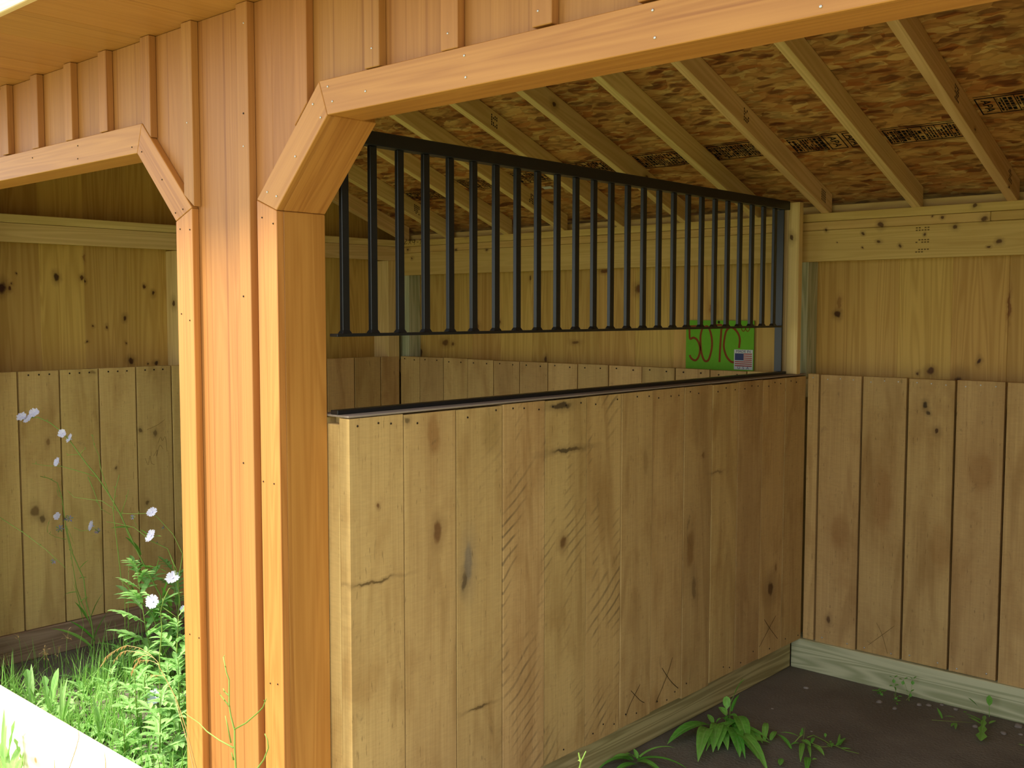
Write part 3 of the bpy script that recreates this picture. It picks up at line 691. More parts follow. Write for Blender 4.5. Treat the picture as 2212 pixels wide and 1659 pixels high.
# pencil crosses and scribbles on the planks
for l in (((1383, 1478), (1362, 1520), (1352, 1548)), ((1363, 1492), (1382, 1512), (1392, 1518)), ((1453, 1420), (1440, 1462), (1417, 1518)), ((1430, 1443), (1448, 1470), (1465, 1487)), ((1651, 1338), (1662, 1356), (1680, 1380)), ((1676, 1330), (1660, 1360), (1640, 1398))):
    stroke([at(u, v, 0, .0009) for u, v in l], .0022, 'pencil_mark', M['ink'], kpp, (1, 0, 0))
for l in (((1893, 1345), (1905, 1370), (1917, 1412)), ((1932, 1352), (1905, 1372), (1876, 1393))): stroke([at(u, v, 1, D-.0009) for u, v in l], .0015, 'pencil_mark', M['faint'], kpr)
for l in (((314, 990), (320, 1004), (324, 985), (327, 1000), (334, 1004)), ((332, 985), (340, 972), (338, 986), (345, 962), (352, 970)), ((341, 958), (347, 944), (351, 952), (357, 944), (361, 975)), ((318, 928), (340, 918), (356, 906))):
    stroke([at(u, v, 0, XL+.0009) for u, v in l], .0016, 'pencil_mark', M['faint'], kp, (1, 0, 0))
# grade stamps printed on the roof sheathing
NR = Vector((0, SL, 1)).normalized(); EX = Vector((1, 0, 0)); ES = Vector((0, 1, -SL)).normalized()
def rp(x, y, off=.0012): return Vector((x, y, zosb(y))) - NR*off
def stamp(x0, x1, y0, y1, apa=None, cells=5):
    mb = MB()
    def bar(xa, xb, ya, yb): mb.add([rp(xa, ya), rp(xb, ya), rp(xb, yb), rp(xa, yb)], [(0, 3, 2, 1)])
    h = y1-y0; t = .0045
    bar(x0, x1, y0, y0+t); bar(x0, x1, y1-t, y1); bar(x0, x1, y0-.012, y0-.009)
    bar(x0, x0+t, y0, y1); bar(x1-t, x1, y0, y1)
    w = (x1-x0)/cells
    for c in range(cells):
        xa = x0+c*w
        if c: bar(xa, xa+.003, y0, y1)
        if apa is not None and c == apa: continue
        x = xa+w*.1
        while x < xa+w*.88:
            k = random.choice((.007, .005, .012)); ya = y0+h*random.uniform(.1, .16)
            while ya < y0+h*.86:
                l = h*random.uniform(.05, .2)
                if random.random() < .88: bar(x, min(x+k, xa+w*.94), ya, min(ya+l, y0+h*.9))
                ya += l+h*.035
            x += k+.0045
    st = mb.build('grade_stamp', M['ink'], ceiling, origin=rp((x0+x1)/2, (y0+y1)/2))
    if apa is not None:
        R_ = Matrix.Identity(4); 
        for k, v in enumerate((-ES, EX*-1, -NR)):
            pass
        X, Y = ES, EX
        Z = X.cross(Y)
        for r_i in range(3): R_[r_i][0] = X[r_i]; R_[r_i][1] = Y[r_i]; R_[r_i][2] = Z[r_i]
        p = rp(x0+(apa+.5)*w, (y0+y1)/2, .0016)
        text('APA', h*.42, 'lettering', M['ink'], st, Matrix.Translation(p) @ R_)
stamp(.88, 1.20, 2.17, 2.275, 0)
stamp(.50, .79, 2.30, 2.405, None, 6)
stamp(.11, .25, 2.285, 2.395, None, 3); stamp(.26, .33, 2.285, 2.395, 0, 1); stamp(.345, .44, 2.285, 2.395, 0, 2)
stamp(-.255, .045, 2.265, 2.385, None, 6)
stamp(-.64, -.33, 2.265, 2.385, None, 6)
stamp(-1.02, -.72, 2.265, 2.385, 1, 6)
stamp(-1.41, -1.11, 2.29, 2.40, None, 6)
stamp(-1.80, -1.50, 2.30, 2.41, None, 6)
stamp(-2.28, -1.92, 2.35, 2.46, None, 6)

pl_ = MB(); cpt = at_plane(1183, 405, (0, D, zosb(D)), NR); 
pl_.add([rp(cpt.x-.03, cpt.y-.013, .0014), rp(cpt.x+.03, cpt.y-.013, .0014), rp(cpt.x+.03, cpt.y+.013, .0014), rp(cpt.x-.03, cpt.y+.013, .0014)], [(0, 3, 2, 1)])
o = pl_.build('paper_label', M['white'], ceiling); o['label'] = 'small white paper label stuck to the roof sheathing'
# ---------------------------------------------------------------- stones on the dirt
def stone(p, r):
    b = MB(); n, k = 7, 4; vs = [(0, 0, -r*.3)]
    for i in range(1, k):
        a = PI*i/k-PI/2
        for j in range(n):
            t = 2*PI*j/n; q = r*random.uniform(.8, 1.15); vs.append((math.cos(t)*math.cos(a)*q*1.25, math.sin(t)*math.cos(a)*q, math.sin(a)*q*.6+r*.25))
    vs.append((0, 0, r*.85)); L = len(vs)-1
    fs = [(0, 1+(j+1) % n, 1+j) for j in range(n)] + [(1+i*n+j, 1+i*n+(j+1) % n, 1+(i+1)*n+(j+1) % n, 1+(i+1)*n+j) for i in range(k-2) for j in range(n)] + [(L, L-n+j, L-n+(j+1) % n) for j in range(n)]
    b.add(vs, fs); o = b.build('pebble', M['stone'], smooth=True, origin=(0, 0, 0)); o.location = p; o.rotation_euler = (0, 0, random.random()*6); return o
PB = [(1741, 1487, .011, 'flat pinkish pebble lying alone on the dirt near the corner of the timbers'), (1899, 1517, .013, 'round pale pebble lying left of the clover'), (1933, 1531, .011, 'pebble just below the clover sprigs'),
      (1668, 1531, .006, 'tiny pale chip on the dirt above the broad leaved dock'), (1986, 1523, .012, 'angular pebble against the back timber right of the clover'), (2006, 1524, .010, 'pebble against the back timber between clover and seedling'),
      (2065, 1533, .010, 'small pinkish pebble by the back timber left of the two spoon leaves'), (2107, 1570, .012, 'pebble left of the lobed seedling leaf'), (2168, 1585, .012, 'pale pebble right of the lobed seedling leaf'),
      (2200, 1570, .016, 'flat grey pebble by the back timber at the right edge'), (2035, 1523, .009, 'small pebble tight against the back timber'), (2205, 1587, .008, 'small pebble at the right edge below the flat grey one'), (1753, 1580, .005, 'tiny pale chip right of the dock leaves')]
for u, v, r, lab in PB: tag(stone(at(u, v, 2, 0)+Vector((0, 0, -.001)), r), lab, 'pebble', 'pebbles on the dirt floor')
# ---------------------------------------------------------------- plants
HN = Vector((FW.x, FW.y, 0)).normalized()
class Pl:
    """an upright plane facing the picture, through a point on the ground, on which one plant is drawn in metres"""
    def __init__(s, base): s.b = Vector(base)
    def p(s, u, v, j=0.):
        q = at_plane(u, v, s.b, HN)
        if q.z < .012: q = at(u, v, 2, .012)     # low leaves lie towards the picture, on the ground
        return q + HN*random.uniform(-j, j)
    def w(s, px): return px*((s.b-CP).dot(FW))/FPX
    def tl(s, mb, a, b, wpx, prof='lance', arch=.4, j=.02, seg=8, rnd=None, roll=0.):
        p0, p1 = s.p(*a), s.p(*b, j); d = p1-p0; L = d.length
        mb.leaf(p0, d.normalized()+Vector((0, 0, arch)), L*(1+.25*arch*arch), s.w(wpx), arch*2.1, prof, seg, rnd=rnd, roll=roll)
def floor_pt(u, v, z=0.): return at(u, v, 2, z)
def petals(c, n, R, parent, name='flower', mat=None, np_=17):
    n = Vector(n).normalized(); a = n.cross(Vector((.2, .3, .9))).normalized(); b = n.cross(a); mb = MB()
    for k in range(np_):
        t = 2*PI*(k+random.uniform(-.2, .2))/np_; d = a*math.cos(t)+b*math.sin(t); e = n.cross(d); r = R*random.uniform(.85, 1.08)
        q = [c+d*r*.12-e*r*.05, c+d*r*.12+e*r*.05, c+d*r*.7+e*r*.16+n*r*.16, c+d*r*.98+e*r*.11+n*r*.2, c+d*r*.98-e*r*.11+n*r*.2, c+d*r*.7-e*r*.16+n*r*.16]
        mb.add(q, [(0, 1, 2, 5), (5, 2, 3, 4)], gs=[(.5, .5, 0)]*6)
    mb.tube([c-n*R*.45, c-n*R*.1, c+n*R*.12], R*.12, R*.16, 6)
    return mb.build(name, mat or M['petal'], parent)
def buds(mb, pts, step, r):
    pts = [Vector(p) for p in pts]
    for p0, p1 in zip(pts[:-1], pts[1:]):
        L = (p1-p0).length; k = max(1, int(L/step))
        for i in range(k):
            if random.random() < .35: continue
            c = p0.lerp(p1, (i+random.random())/k); d = Vector((random.uniform(-1, 1), random.uniform(-1, 1), random.uniform(.2, 1))).normalized()
            mb.tube([c, c+d*r*1.3, c+d*r*3.2, c+d*r*3.9], r*.5, r*.55, 5)

SUNW = Vector((sd.x, sd.y, .6)).normalized()
def chicory(base, lab, stems, flowers, leaves, closed=(), rs=.0032, bud=True, grp=None):
    base = Vector(base); P = Pl(base); t = thing('chicory_plant', base, lab, 'wildflower', grp)
    mb = MB(); bd = mb
    for i, (pts, r) in enumerate(stems):
        q = [P.p(u, v) for u, v in pts]
        if i == 0 and q[0].z > .03: q = [base + (q[0]-base)*.02] + q if (q[0]-base).length > .05 else q
        mb.tube(q, rs*r, rs*r*.45, 5, rnd=random.random())
        if bud: buds(bd, q[len(q)//2:], .045, .0028)
    mb.build('stem', M['stem'], t, smooth=True)
    for (u, v, R) in flowers:
        n = SUNW*.6 - HN*.7 + Vector((random.uniform(-.4, .4), random.uniform(-.3, .3), random.uniform(-.1, .5)))
        petals(P.p(u, v)-HN*.006, n, P.w(R), t)
    for (u, v, R) in closed: petals(P.p(u, v)-HN*.004, Vector((random.uniform(-1, 1), -.3, .3)), P.w(R), t, 'faded_flower', M['bud'], 7)
    if leaves:
        lf = MB()
        for a, b, w, pr in leaves: P.tl(lf, a, b, w, pr, random.uniform(.1, .4))
        lf.build('leaves', M['leaf'], t)
    return t
b1 = floor_pt(352, 1462)
chicory(b1, 'tallest chicory in the left stall, leaning left to a cluster of three lilac flowers',
    [([(350, 1420), (347, 1287), (331, 1257), (301, 1200), (259, 1109), (235, 1067), (211, 1031), (184, 998), (151, 952), (130, 930), (108, 913), (81, 901), (60, 904), (40, 907)], 1.2),
     ([(211, 1031), (185, 1022), (132, 1007), (100, 1006), (69, 1001)], .6), ([(172, 984), (180, 972), (186, 970)], .5), ([(172, 982), (150, 982), (145, 985)], .5),
     ([(235, 1067), (228, 1045), (217, 1010), (214, 985), (203, 960), (200, 938)], .6), ([(190, 1030), (203, 1060), (211, 1085), (219, 1100), (240, 1112)], .6),
     ([(262, 1109), (220, 1082), (160, 1074), (145, 1059)], .6), ([(301, 1200), (275, 1150), (262, 1109)], .7)],
    [(48, 900, 11), (62, 905, 11), (75, 892, 11), (136, 936, 10), (152, 947, 11), (125, 998, 11)],
    [((280, 1140), (240, 1141), 14, 'lance'), ((304, 1199), (272, 1160), 18, 'lance'), ((330, 1232), (300, 1222), 16, 'lobed'), ((360, 1236), (302, 1224), 16, 'lobed'), ((330, 1254), (282, 1228), 16, 'lobed'),
     ((336, 1245), (344, 1202), 11, 'lance'), ((352, 1290), (368, 1243), 14, 'lance'), ((370, 1310), (345, 1270), 16, 'lance'), ((300, 1300), (282, 1265), 14, 'lance'), ((340, 1345), (322, 1290), 16, 'lance'), ((378, 1390), (362, 1300), 18, 'lance'), ((385, 1440), (372, 1360), 16, 'lance'), ((352, 1420), (390, 1372), 16, 'lance'), ((350, 1440), (300, 1395), 18, 'lobed'), ((352, 1450), (392, 1418), 18, 'lobed'), ((305, 1145), (322, 1158), 6, 'lance')],
    grp=None)
b2 = floor_pt(205, 1425)
chicory(b2, 'chicory standing left of the tallest one, against the left wall planks',
    [([(204, 1400), (198, 1345), (187, 1302), (181, 1251), (157, 1197), (142, 1136), (134, 1076), (124, 1043), (105, 1033), (87, 1029)], 1.1), ([(200, 1360), (180, 1310), (165, 1270), (158, 1225), (150, 1180), (140, 1136)], .8),
     ([(134, 1076), (126, 1070), (123, 1052)], .5), ([(142, 1136), (150, 1150), (160, 1175)], .5), ([(142, 1165), (120, 1160), (105, 1152)], .5), ([(103, 1150), (102, 1140), (108, 1122)], .4), ([(160, 1140), (175, 1147), (195, 1145), (210, 1140)], .5)],
    [(125, 1115, 9), (199, 1135, 12)],
    [((172, 1230), (189, 1211), 8, 'lance'), ((165, 1279), (135, 1287), 10, 'lance'), ((190, 1290), (172, 1303), 9, 'lance'), ((170, 1250), (186, 1249), 7, 'lance'), ((196, 1336), (219, 1282), 12, 'lance'), ((190, 1340), (162, 1300), 12, 'lance'), ((205, 1385), (150, 1340), 13, 'lance'), ((200, 1390), (233, 1318), 16, 'lance'), ((180, 1350), (160, 1250), 12, 'lance'), ((210, 1390), (262, 1402), 16, 'lobed'), ((200, 1400), (110, 1358), 16, 'lance')],
    [(130, 1142, 9), (142, 1121, 10), (150, 1120, 8), (212, 1147, 8)])
b3 = floor_pt(372, 1470)
chicory(b3, 'branching chicory close to the front post, with the large white flower beside the casing',
    [([(360, 1420), (330, 1330), (300, 1290), (262, 1254), (256, 1200), (250, 1151), (244, 1100), (250, 1055), (258, 1025)], .9), ([(380, 1400), (388, 1290), (380, 1227), (362, 1185), (328, 1169), (289, 1139), (250, 1130), (229, 1127)], .8),
     ([(392, 1330), (384, 1260), (395, 1197), (374, 1154), (338, 1115), (319, 1109), (290, 1110), (262, 1109)], .7), ([(384, 1270), (375, 1220), (362, 1185)], .6), ([(262, 1109), (272, 1080), (278, 1058)], .5), ([(270, 1400), (270, 1290), (264, 1255)], .6), ([(278, 1380), (277, 1300), (278, 1218)], .6), ([(298, 1140), (290, 1125), (288, 1117)], .4)],
    [(330, 1106, 12), (328, 1157, 15), (374, 1248, 16), (397, 1314, 8)],
    [((330, 1160), (352, 1157), 7, 'lance'), ((382, 1420), (400, 1370), 12, 'lance')], [(353, 1140, 6), (287, 1117, 6), (340, 1171, 6)])
b4 = floor_pt(345, 1575)
chicory(b4, 'upright chicory stalk in the sunlit weeds, two white flowers near its foot and top',
    [([(345, 1490), (345, 1415), (350, 1360), (347, 1320), (353, 1297), (365, 1272), (368, 1270)], .9), ([(350, 1316), (338, 1306), (331, 1298)], .5), ([(352, 1312), (372, 1326), (392, 1341)], .5), ([(342, 1560), (340, 1530), (336, 1506)], .5)],
    [(331, 1298, 16), (335, 1505, 17)], [((347, 1345), (322, 1375), 9, 'lance'), ((350, 1365), (375, 1350), 9, 'lance')])
b5 = Vector((-2.58, .16, 0))
P5 = Pl(b5); chicory(b5, 'bare chicory branch reaching in from the left edge of the photo',
    [([(-60, 1420), (-70, 1200), (-40, 1090), (0, 1118), (51, 1151), (99, 1187), (142, 1227)], .8)], [], [], [(116, 1212, 6)])

def mugwort(u, v, h, lab, lean=(0, 0), dens=9, spread=.5, grp='mugwort plants in the left stall'):
    b = floor_pt(u, v); t = thing('mugwort_plant', b, lab, 'weed', grp)
    top = b + Vector((lean[0], lean[1], h)); mid = b.lerp(top, .5) + Vector((random.uniform(-.02, .02), random.uniform(-.02, .02), 0))
    MB().tube([b, mid, top], .0035, .0015, 5).build('stem', M['stem'], t, smooth=True)
    mb = MB()
    for k in range(dens):
        q = .12+.88*k/(dens-1); p = b.lerp(mid, q*2) if q < .5 else mid.lerp(top, q*2-1); a = k*2.4+random.random(); L = h*spread*(1.05-.65*q)*random.uniform(.8, 1.15)
        L = min(L, .15)
        d = Vector((math.cos(a), math.sin(a), .55+.5*q)).normalized(); r = random.random(); e = d.cross(Vector((0, 0, 1))).normalized()
        for i, (f, s_, l) in enumerate(((.25, 1, .4), (.25, -1, .4), (.45, 1, .55), (.45, -1, .55), (.68, 1, .5), (.68, -1, .5), (.8, 0, .55))):
            pp = p + d*L*f - Vector((0, 0, L*.15*f*f)); dd = (d*.75 + e*s_*.75 - Vector((0, 0, .12))).normalized()
            mb.leaf(pp, dd, L*l, L*.24, .5, 'lance', 4, rnd=r)
        mb.leaf(p, d, L*.9, L*.2, .3, 'lance', 5, rnd=r)
    mb.build('leaves', M['mug'], t); return t
MW = [(340, 1480, .50, (-.12, -.02), 16, 'tallest mugwort, its budded tip in front of the left planks'), (243, 1525, .16, (0, 0), 9, 'small bright mugwort tuft behind the middle of the pale sill'),
      (300, 1580, .24, (-.02, 0), 9, 'mugwort right of the small bright tuft, its foot behind the sill'), (345, 1640, .26, (.02, 0), 9, 'mugwort at the lowest sunlit spot beside the post foot'),
      (388, 1585, .30, (0, 0), 9, 'mugwort half hidden by the casing, below the large white flower'), (318, 1535, .26, (.02, 0), 9, 'mugwort behind the arching dry grass head'),
      (392, 1500, .34, (-.01, 0), 9, 'shaded mugwort beside the casing at knee height'), (270, 1640, .14, (0, 0), 8, 'low mugwort right by the inner edge of the pale sill'),
      (382, 1425, .42, (-.02, 0), 10, 'shaded mugwort deep behind the casing edge'), (270, 1470, .2, (0, 0), 8, 'mugwort in the middle of the weeds below the tallest stem'),
      (360, 1550, .22, (.02, 0), 9, 'mugwort under the lower white flower')]
for u, v, h, ln, dn, lab in MW: mugwort(u, v, h, lab, ln, dn)

def rosette(name, base_px, lab, cat, leaves, mat, z=0., arch=.45, stems=(), grp=None, part='leaves'):
    b = floor_pt(*base_px, z); P = Pl(b); t = thing(name, b, lab, cat, grp); mb = MB()
    for a, c, w, pr in leaves: P.tl(mb, a, c, w, pr, arch*random.uniform(.7, 1.2), .05)
    mb.build(part, mat, t)
    if stems:
        sm = MB()
        for pts, r in stems: sm.tube([P.p(u, v) for u, v in pts], r, r*.6, 5)
        sm.build('stem', M['stem'], t, smooth=True)
    return t
q = lambda x, y: (x/7.37, 1440+y/7.37)
rosette('dandelion', q(480, 640), 'dandelion nearest the left edge behind the sunlit sill', 'weed',
    [(q(490, 620), q(290, 190), 9, 'lance'), (q(480, 600), q(370, 90), 22, 'lobed'), (q(500, 600), q(420, 30), 14, 'lance'), (q(560, 620), q(540, 280), 12, 'lance'), (q(420, 620), q(190, 250), 20, 'lobed'), (q(400, 620), q(330, 380), 16, 'lance'), (q(520, 640), q(610, 420), 9, 'lobed')], M['dand'], arch=.3)
rosette('dandelion', q(800, 800), 'dandelion with three upright pale leaves behind the middle of the sill', 'weed',
    [(q(770, 780), q(660, 190), 18, 'lobed'), (q(800, 720), q(860, 80), 28, 'ovate'), (q(850, 800), q(960, 250), 16, 'lobed'), (q(840, 780), q(700, 330), 12, 'lance'), (q(870, 800), q(930, 560), 10, 'lance')], M['dand'], arch=.2)
rosette('dandelion', q(1010, 930), 'dandelion with narrow upright leaves, rightmost of those behind the sill', 'weed',
    [(q(950, 880), q(985, 260), 12, 'lance'), (q(1000, 880), q(1215, 310), 13, 'lance'), (q(1050, 900), q(1170, 620), 9, 'lance'), (q(1060, 900), q(1245, 640), 9, 'lance'), (q(980, 880), q(1060, 130), 8, 'lance'), (q(1040, 900), q(1110, 800), 8, 'spoon')], M['dand'], arch=.25)
rosette('plantain', q(1600, 1180), 'plantain with one round ribbed leaf facing the sill', 'weed',
    [(q(1610, 1160), q(1540, 820), 27, 'ovate'), (q(1620, 1170), q(1700, 960), 20, 'ovate'), (q(1650, 1180), q(1700, 1060), 18, 'ovate'), (q(1640, 1150), q(1900, 720), 14, 'lance'), (q(1600, 1160), q(1460, 480), 14, 'lance'), (q(1620, 1180), q(1480, 640), 16, 'ovate')], M['dand'], arch=.3)
rosette('plantain', q(1930, 1380), 'broad leaved weed low beside the inner edge of the sill near the post', 'weed',
    [(q(1900, 1360), q(2200, 980), 24, 'lance'), (q(1880, 1340), q(1780, 930), 12, 'lance'), (q(1900, 1350), q(1870, 960), 12, 'lance'), (q(1910, 1380), q(1940, 1130), 16, 'ovate'), (q(1930, 1380), q(2150, 1240), 20, 'lance'), (q(1950, 1400), q(2080, 1310), 14, 'ovate')], M['dand'], arch=.35)
rosette('plantain', (20, 1478), 'yellow green spoon leaves in the shade at the far left of the left stall', 'weed',
    [((22, 1478), (18, 1448), 13, 'ovate'), ((25, 1480), (38, 1446), 8, 'ovate'), ((20, 1480), (4, 1466), 9, 'ovate')], M['leaf'], arch=.3)
# in front of the sill, lower left corner
rosette('dandelion', (14, 1680), 'dandelion growing in front of the pale sill in the lower left corner', 'weed',
    [((8, 1660), (2, 1536), 12, 'lance'), ((12, 1670), (22, 1566), 14, 'lobed'), ((10, 1660), (12, 1560), 12, 'lance'), ((20, 1680), (-8, 1612), 26, 'ovate'), ((22, 1680), (34, 1620), 26, 'ovate'), ((30, 1690), (52, 1632), 18, 'ovate')], M['dand'], arch=.2)
rosette('dandelion', (48, 1670), 'dandelion with one upright toothed leaf against the sill face', 'weed',
    [((50, 1655), (42, 1586), 12, 'lobed'), ((46, 1660), (54, 1622), 8, 'lance')], M['dand'], arch=.1)

def stalk(px, lab, name, cat, plane_y=None, floor=None, heads=(), r=.0016, mat='stem', grp=None, ext=True):
    if plane_y is not None:
        q_ = [at(u, v, 1, plane_y) for u, v in px]
    else:
        P = Pl(floor); q_ = [P.p(u, v) for u, v in px]
    if ext and q_[0].z > .0: q_ = [Vector((q_[0].x+.01, q_[0].y, 0.))] + q_
    t = thing(name, q_[0], lab, cat, grp)
    MB().tube(q_, r, r*.5, 5).build('stem', M[mat], t, smooth=True); return t, q_
# dry arching grass in front of the post
Y0 = -.10
t, _ = stalk([(424, 1659), (401, 1570), (380, 1508), (350, 1451), (344, 1441), (341, 1430)], 'straw coloured grass arching left with drooping seed heads in front of the casing', 'dry_grass', 'grass', Y0, mat='dry')
hd = MB(); k7 = lambda x, y: at(150+x/7.21, 1250+y/7.21, 1, Y0)
for arch in ([(1380, 1300), (1250, 1170), (1100, 1080), (900, 1040), (800, 1070), (640, 1160), (570, 1220), (500, 1350)], [(1400, 1350), (1330, 1300), (1240, 1270), (1100, 1270), (1020, 1340), (955, 1470)], [(1300, 1230), (1190, 1170), (1100, 1150), (900, 1120), (800, 1150), (690, 1280)], [(1480, 1500), (1400, 1510), (1260, 1500)], [(1250, 1190), (1150, 1200), (1010, 1280)]):
    pts = [k7(*p) for p in arch]; hd.tube(pts, .0009, .0006, 4)
    for i in range(len(pts)//3, len(pts)-1):
        for s in range(4):
            c = pts[i].lerp(pts[i+1], s/4); d = (pts[i+1]-pts[i]).normalized()+Vector((random.uniform(-.25, .25), random.uniform(-.3, .3), -.35))
            hd.leaf(c, d, .022, .0045, .2, 'lance', 4)
hd.build('seed_head', M['dry'], t)
st2, _ = stalk([(418, 1659), (404, 1600), (388, 1545), (378, 1510)], 'thin straw stem leaning beside the arching dry grass', 'dry_grass', 'grass', Y0+.01, mat='dry')
# bare chicory sprig in front of the post
Y1 = -.17
t, _ = stalk([(511, 1700), (509.5, 1659), (507, 1615), (507, 1578), (499, 1548), (495, 1523), (495, 1469), (489, 1452), (482.6, 1418.7)], 'leafless green sprig with side branches in front of the orange post', 'chicory_sprig', 'weed', Y1, r=.0032)
sb = MB(); bb = sb
for br in ([(507, 1575), (531, 1562), (556.6, 1540), (568, 1528), (575, 1509.5)], [(504, 1615), (474, 1599), (447, 1580), (430, 1562), (405, 1545), (397, 1538)], [(496, 1526), (476, 1501)], [(499, 1605), (491, 1565), (487, 1546)], [(505, 1642), (500, 1625)], [(495, 1503), (486, 1495), (482, 1487)]):
    pts = [at(u, v, 1, Y1) for u, v in br]; sb.tube(pts, .0022, .0012, 5); buds(bb, pts[-2:], .012, .0018)
pts = [at(u, v, 1, Y1) for u, v in [(495, 1469), (489, 1452), (482.6, 1418.7)]]; buds(bb, pts, .012, .0018)
sb.build('branches', M['stem'], t, smooth=True)
t, _ = stalk([(545, 1690), (556.6, 1659), (570, 1640.6), (580, 1615), (578, 1598.6), (572, 1585)], 'short curved sprig right of the leafless one, by the post foot', 'chicory_sprig', 'weed', Y1, r=.0026)
t, _ = stalk([(1251, 1690), (1252, 1659), (1255, 1646), (1265.7, 1623)], 'pale forked sprig tip in front of the partition timber', 'chicory_sprig', 'weed', -.06, r=.0026)
sb = MB(); sb.tube([at(u, v, 1, -.06) for u, v in [(1255, 1646), (1252, 1636), (1250, 1626)]], .002, .0014, 5); sb.tube([at(u, v, 1, -.06) for u, v in [(1254, 1645), (1251, 1642), (1249, 1643)]], .0015, .001, 5); sb.build('branches', M['stem'], t)
for px, lab in (([(150, 1659), (164, 1618), (171, 1592), (169, 1578)], 'thin dark seed stalk against the middle of the pale sill'), ([(228, 1659), (228, 1645), (225.7, 1625)], 'short thin stalk against the right end of the pale sill'), ([(118, 1659), (117, 1642)], 'tiny straw stub against the lower sill face')):
    stalk(px, lab, 'grass_stalk', 'grass', -.22, r=.0016, mat='dry')
# seed stalks of grass in the left stall
r5 = lambda x, y: (x/5.2, 1340+y/5.2)
for i, (px, lab) in enumerate(((([r5(265, 590), r5(235, 350), r5(212, 200)]), 'grass seed stalk in front of the left timber, second from the left edge'), (([r5(60, 560), r5(58, 440)]), 'short reddish seed stalk at the left edge'),
        (([r5(735, 640), r5(745, 400), r5(752, 195)]), 'tallest grass seed stalk left of the mugwort'), (([r5(330, 660), r5(420, 480), r5(500, 390)]), 'grass seed stalk leaning right above the dandelions'),
        (([r5(590, 560), r5(545, 450), r5(520, 390)]), 'grass seed stalk leaning left above the dandelions'), (([r5(665, 520), r5(655, 390)]), 'short seed stalk left of the tallest one'), (([r5(840, 560), r5(880, 360), r5(940, 50)]), 'bare grass stalk rising past the left timber'))):
    b = floor_pt(px[0][0], px[0][1]+8); t, qs = stalk(px, lab, 'grass_stalk', 'grass', floor=b, r=.0017, mat='stem')
    if i < 6:
        hd = MB(); tip = qs[-1]
        for k in range(9):
            d = Vector((random.uniform(-1, 1), random.uniform(-.6, .6), random.uniform(-.2, .9))).normalized(); c = tip + d*.012 + Vector((0, 0, random.uniform(-.02, .03)))
            hd.leaf(c, d, .016, .006, .6, 'lance', 4); hd.tube([tip, c], .0005, .0005, 3)
        hd.build('seed_head', M['dry'], t)

# right stall weeds
g7 = lambda x, y: (1380+x/7.373, 1450+y/7.373)
rosette('dock_plant', g7(1400, 900), 'large broad leaved dock on the dirt by the partition timber', 'weed',
    [(g7(1170, 880), g7(440, 1110), 34, 'lance'), (g7(1130, 930), g7(940, 1430), 34, 'lance'), (g7(1280, 860), g7(1150, 1230), 31, 'lance'), (g7(1450, 880), g7(1230, 1210), 21, 'lance'), (g7(1560, 720), g7(1700, 1180), 34, 'lance'), (g7(1480, 920), g7(1680, 1220), 34, 'lance'),
     (g7(1500, 880), g7(1800, 960), 31, 'lance'), (g7(1600, 900), g7(2010, 1230), 29, 'lance'), (g7(1640, 1150), g7(2130, 1220), 24, 'lance'), (g7(1470, 900), g7(1640, 1450), 37, 'lance'), (g7(1440, 960), g7(1900, 1420), 31, 'lance'), (g7(1500, 1000), g7(2010, 1560), 29, 'lance'), (g7(1390, 700), g7(1300, 620), 20, 'lance'), (g7(1380, 760), g7(1520, 640), 23, 'lance'), (g7(1400, 640), g7(1420, 440), 24, 'ovate'), (g7(1180, 830), g7(1130, 760), 14, 'lance'), (g7(1230, 840), g7(1300, 740), 17, 'lance'), (g7(2000, 1100), g7(2010, 790), 15, 'lance'), (g7(2100, 1100), g7(2150, 900), 13, 'lance'),
     (g7(1420, 900), g7(1050, 1240), 17, 'lance'), (g7(1480, 640), g7(1560, 300), 11, 'lance'), (g7(1530, 350), g7(1670, 100), 15, 'lance')
    ] + [((1572+random.uniform(-25, 30), 1580+random.uniform(-15, 15)), (1572+math.cos(a)*random.uniform(45, 80)+10, 1600+math.sin(a)*random.uniform(20, 48)), random.uniform(18, 28), 'lance') for a in [k*.55 for k in range(12)]], M['leaf2'], arch=.5,
    stems=[([g7(1400, 900), g7(1380, 760), g7(1410, 620)], .0025), ([g7(1440, 900), g7(1460, 500), g7(1540, 330), g7(1650, 110)], .0018), ([g7(1430, 900), g7(1520, 860), g7(1650, 840)], .0015), ([g7(1400, 900), g7(1480, 850), g7(1580, 940), g7(1640, 1040)], .0015)])
h7 = lambda x, y: (1200+x/7.373, 1500+y/7.373)
rosette('grass_clump', h7(1280, 1090), 'clump of arching broad grass blades below the partition timber', 'weed',
    [(h7(1300, 1050), h7(2120, 1250), 15, 'blade'), (h7(1340, 1000), h7(1900, 860), 11, 'blade'), (h7(1280, 1080), h7(1700, 1260), 26, 'blade'), (h7(1250, 1000), h7(1100, 900), 14, 'lance'), (h7(1230, 1010), h7(880, 990), 16, 'lance'), (h7(1200, 1060), h7(640, 1200), 14, 'blade'), (h7(1200, 1060), h7(860, 1160), 18, 'lance'), (h7(1240, 1050), h7(1040, 1040), 14, 'lance'), (h7(1300, 1020), h7(1260, 900), 12, 'lance'), (h7(1300, 1120), h7(900, 1240), 20, 'lance')], M['leaf'], arch=.55)
rosette('grass_clump', h7(-30, 1150), 'small leaves at the very foot of the partition, left of the pale sprig', 'weed', [(h7(200, 1150), h7(240, 990), 14, 'lance'), (h7(210, 1160), h7(320, 1050), 12, 'lance'), (h7(200, 1160), h7(130, 1020), 10, 'lance')], M['leaf'], arch=.3)
e8 = lambda x, y: (1640+x/8.51, 1540+y/8.51)
